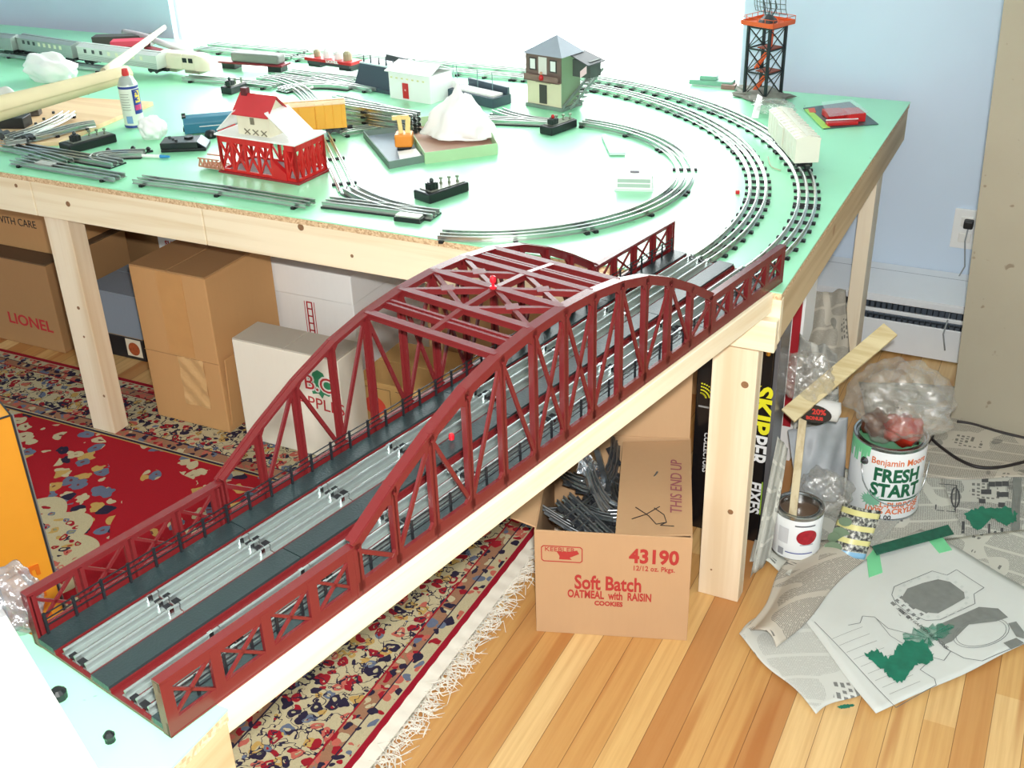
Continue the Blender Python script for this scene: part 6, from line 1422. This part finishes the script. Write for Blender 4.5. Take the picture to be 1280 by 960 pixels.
rl_ = MB(); c4 = [(-.054, -.05), (.054, -.05), (.054, .05), (-.054, .05)]
for i in range(4):
    p, q = c4[i], c4[(i + 1) % 4]; rl_.bar((*p, TH_ + .022), (*q, TH_ + .022), .0012, .0012)
    for j in range(5): x, y = p[0] + (q[0] - p[0]) * j / 4, p[1] + (q[1] - p[1]) * j / 4; rl_.bar((x, y, TH_ + .005), (x, y, TH_ + .022), .0012, .0012)
rl_.build('railing', ORT, th)
MB().lathe([(0, 0), (.026, 0), (.024, .008), (.018, .012), (.010, .020), (0, .022)], (0, 0, TH_ + .005), 8).build('radar_base', DGR, th)
rd = MB(); zc = TH_ + .064
for k in range(9):
    x = -.052 + k * .013; rd.tube([(x, -.012 + .010 * (z / .034) ** 2 + .012 * (x / .05) ** 2, zc + z) for z in (-.034, -.017, 0, .017, .034)], .0009, 5)
for k in range(6):
    z = -.034 + k * .0136; rd.tube([(x, -.012 + .010 * (z / .034) ** 2 + .012 * (x / .05) ** 2, zc + z) for x in (-.052, -.026, 0, .026, .052)], .0009, 5)
for x in (-.02, .0, .02): rd.tube([(x * .5, 0, TH_ + .02), (x, .008, TH_ + .045), (x, -.002, zc)], .002, 6)
rd.build('radar_dish', M('radar_wire', (84, 100, 102), .4, .4), th)
# clear wrap and white strip at its foot
q = P2(968, 134, .02); tag(place(lump(.050, 61, .3, 5, (1.1, .8, .42)), q + Vector((0, 0, 0))).build('plastic_wrap', BAG, smooth=True), 'clear plastic wrap bunched between the lattice tower and the white box car', 'plastic wrap')
tag(MB().slab([P2(939, 148, .002), P2(948, 148, .002), P2(953, 122, .04), P2(947, 118, .04)], (0, .001, .001)).build('white_strip', WHP), 'white paper strip leaning against the foot of the lattice tower', 'strip')
# blister pack
V = [P2(*q_) for q_ in ((1004, 136), (1062, 128), (1098, 156), (1030, 162))]; c = sum(V, Vector()) / 4; th = thing('blister_pack', 'red toy kit in a clear blister card on the green table corner', 'package', (c.x, c.y, H))
MB().prism([(p.x, p.y) for p in V], H + .0005, H + .0025).build('card', M('dark_teal_card', (74, 96, 98), .35, vary=.3, vs=30), th, world=True)
V2 = [P2(*q_) for q_ in ((1005, 138), (1012, 137), (1038, 161), (1028, 162))]; MB().prism([(p.x, p.y) for p in V2], H + .0026, H + .0030).build('green_stripe', M('lime_stripe', (170, 222, 90), .4), th, world=True)
V3 = [P2(*q_) for q_ in ((1010, 137), (1018, 136), (1020, 142), (1012, 142))]; MB().prism([(p.x, p.y) for p in V3], H + .0026, H + .0032).build('orange_logo', M('logo_orange', (232, 92, 54), .4), th, world=True)
ra = ang(P2(1030, 150), P2(1070, 148))
for (px, py, sx, sy, sz) in ((1042, 147, .05, .05, .016), (1066, 150, .045, .06, .022), (1052, 157, .08, .020, .008)): q = P2(px, py); MB().box(q.x, q.y, H + .003, sx, sy, sz, ra).build('red_part', REDP, th, world=True, bevel=.001)
q = P2(1052, 155); MB().box(q.x, q.y, H + .0112, .085, .006, .002, ra).build('white_band', WHP, th, world=True)
V4 = [P2(*q_) for q_ in ((1025, 140), (1063, 136), (1085, 153), (1035, 159))]; MB().prism([(p.x, p.y) for p in V4], H + .0265, H + .0272).build('blister_bubble', wn.m, th, world=True)
# small white house, pale bits, green toy
a, b_ = P2(768, 236), P2(813, 237); th = thing('toy_hut', 'small white toy hut with grey shuttered front inside the inner loop', 'building', ((a.x + b_.x) / 2, (a.y + b_.y) / 2 + .012, H), ang(a, b_)); wl = (b_ - a).length
MB().box(0, 0, .003, wl, .045, .028).build('walls', WHP, th, bevel=.001); MB().box(0, 0, 0, wl + .006, .052, .004).build('base', M('pale_green_base', (206, 226, 212), .5), th)
for k in range(2): MB().obox((-wl / 2 + .004, -.0235, .008 + k * .011), (wl - .008, 0, 0), (0, .0012, 0), (0, 0, .008)).build('shutter', M('shutter_grey', (168, 188, 176), .5), th)
MB().box(0, .004, .031, wl, .05, .003).build('roof', WHP, th); MB().box(0, .006, .034, .020, .008, .003).build('roof_vent', M('vent_dark', (90, 90, 96), .5), th)
tag(MB().slab([P2(752, 172, .002), P2(762, 194, .002), P2(782, 194, .002), P2(779, 188, .002), P2(768, 187, .002), P2(757, 170, .002)], (0, 0, .006)).build('plastic_bracket', M('pale_mint_plastic', (206, 232, 220), .5)), 'pale L shaped plastic piece lying behind the small white hut', 'bracket')
th = thing('green_toy_vehicle', 'small sea green toy vehicle lying at the back edge near the window', 'toy', P2(890, 107))
a = ang(P2(870, 106), P2(912, 109)); MB().box(0, 0, .004, .13, .04, .014, a).build('body', M('sea_green_plastic', (126, 178, 156), .5), th, bevel=.002); MB().box(-.01, 0, .018, .05, .03, .012, a).build('cabin', M('sea_green_plastic', (126, 178, 156), .5), th, bevel=.002); MB().box(.055, -.012, .0, .04, .035, .012, a).build('brown_end', M('brown_end', (150, 112, 104), .5), th)
tag(MB().tube(smoothp([P2(960, 196, .002), P2(964, 208, .003), P2(976, 213, .002)]), .0012, 6).build('wire', M('tan_wire', (190, 180, 150), .5), smooth=True), 'short tan wire lying between the two wide curves', 'wire')
q = P2(922, 239, .006); tag(MB().box(q.x, q.y, H, .009, .007, .008, .4).build('red_clip', REDP, bevel=.001), 'tiny red clip at the inner side of the middle curve', 'clip')
# second table: white box and black fitting
e0, e1 = P2(-10, 738, .05), P2(130, 972, .05); d = (e1 - e0).normalized(); s_ = Vector((d.y, -d.x, 0)); s_ = s_ if (s_.y < 0 or s_.x < 0) else -s_
if (e0 + s_ - CAM).length > (e0 - s_ - CAM).length: s_ = -s_
th = thing('white_box', 'bright white box lid at the lower left corner on the near table', 'box', (e0.x, e0.y, H)); MB().obox(e0 - Vector((0, 0, .05)) - d * .1, d * .5, s_ * .3, (0, 0, .05)).build('lid', WHP, th, world=True, bevel=.002)
q = P2(138, 926); tag(MB().lathe([(0, 0), (.0055, 0), (.005, .004), (.006, .008), (.003, .012), (0, .013)], (q.x, q.y, H), 10).build('small_fitting', BLP), 'tiny black fitting lying alone on the near table', 'fitting')
q = P2(74, 872); tag(MB().lathe([(0, 0), (.009, 0), (.009, .008), (.005, .012), (0, .012)], (q.x, q.y, H), 12).build('rubber_stopper', BLP), 'black rubber stopper beside the white lid on the near table', 'stopper')
q = GP(12, 760, (0, -1.05, 0), (0, 1, 0)); tag(place(lump(.040, 71, .3, 5, (1, .9, 1.0)), G(10, 752, H + .04)).build('plastic_bag', plastic('grey_plastic_bag', (.22, .22, .24), .9), smooth=True), 'greyish clear plastic bag in the corner between the orange box and the bridge', 'plastic bag')
# ------------------------------------------------------------------ light
W = bpy.data.worlds.new('world'); SC.world = W; W.use_nodes = True; nt = W.node_tree; bg = nt.nodes['Background']
tc = nt.nodes.new('ShaderNodeTexCoord'); sp_ = nt.nodes.new('ShaderNodeSeparateXYZ'); nt.links.new(tc.outputs['Generated'], sp_.inputs[0])
mr = nt.nodes.new('ShaderNodeMapRange'); mr.inputs[1].default_value = 0; mr.inputs[2].default_value = .25; mr.inputs[3].default_value = AMB; mr.inputs[4].default_value = SKY
nt.links.new(sp_.outputs[1], mr.inputs[0]); nt.links.new(mr.outputs[0], bg.inputs['Strength']); bg.inputs['Color'].default_value = (.93, 1.0, .985, 1)
fl = bpy.data.lights.new('camera_flash', 'AREA'); fo = bpy.data.objects.new('camera_flash', fl); COL.objects.link(fo)
fl.shape = 'RECTANGLE'; fl.size = .05; fl.size_y = .03; fl.energy = FLASH; fl.color = (1, .985, .95)
fo.matrix_world = cam.matrix_world @ Matrix.Translation((.03, .06, .0))
SC.view_settings.view_transform = 'Standard'; SC.view_settings.look = 'None'; SC.view_settings.gamma = 1; SC.view_settings.use_curve_mapping = False
SC.view_settings.exposure = EXPO
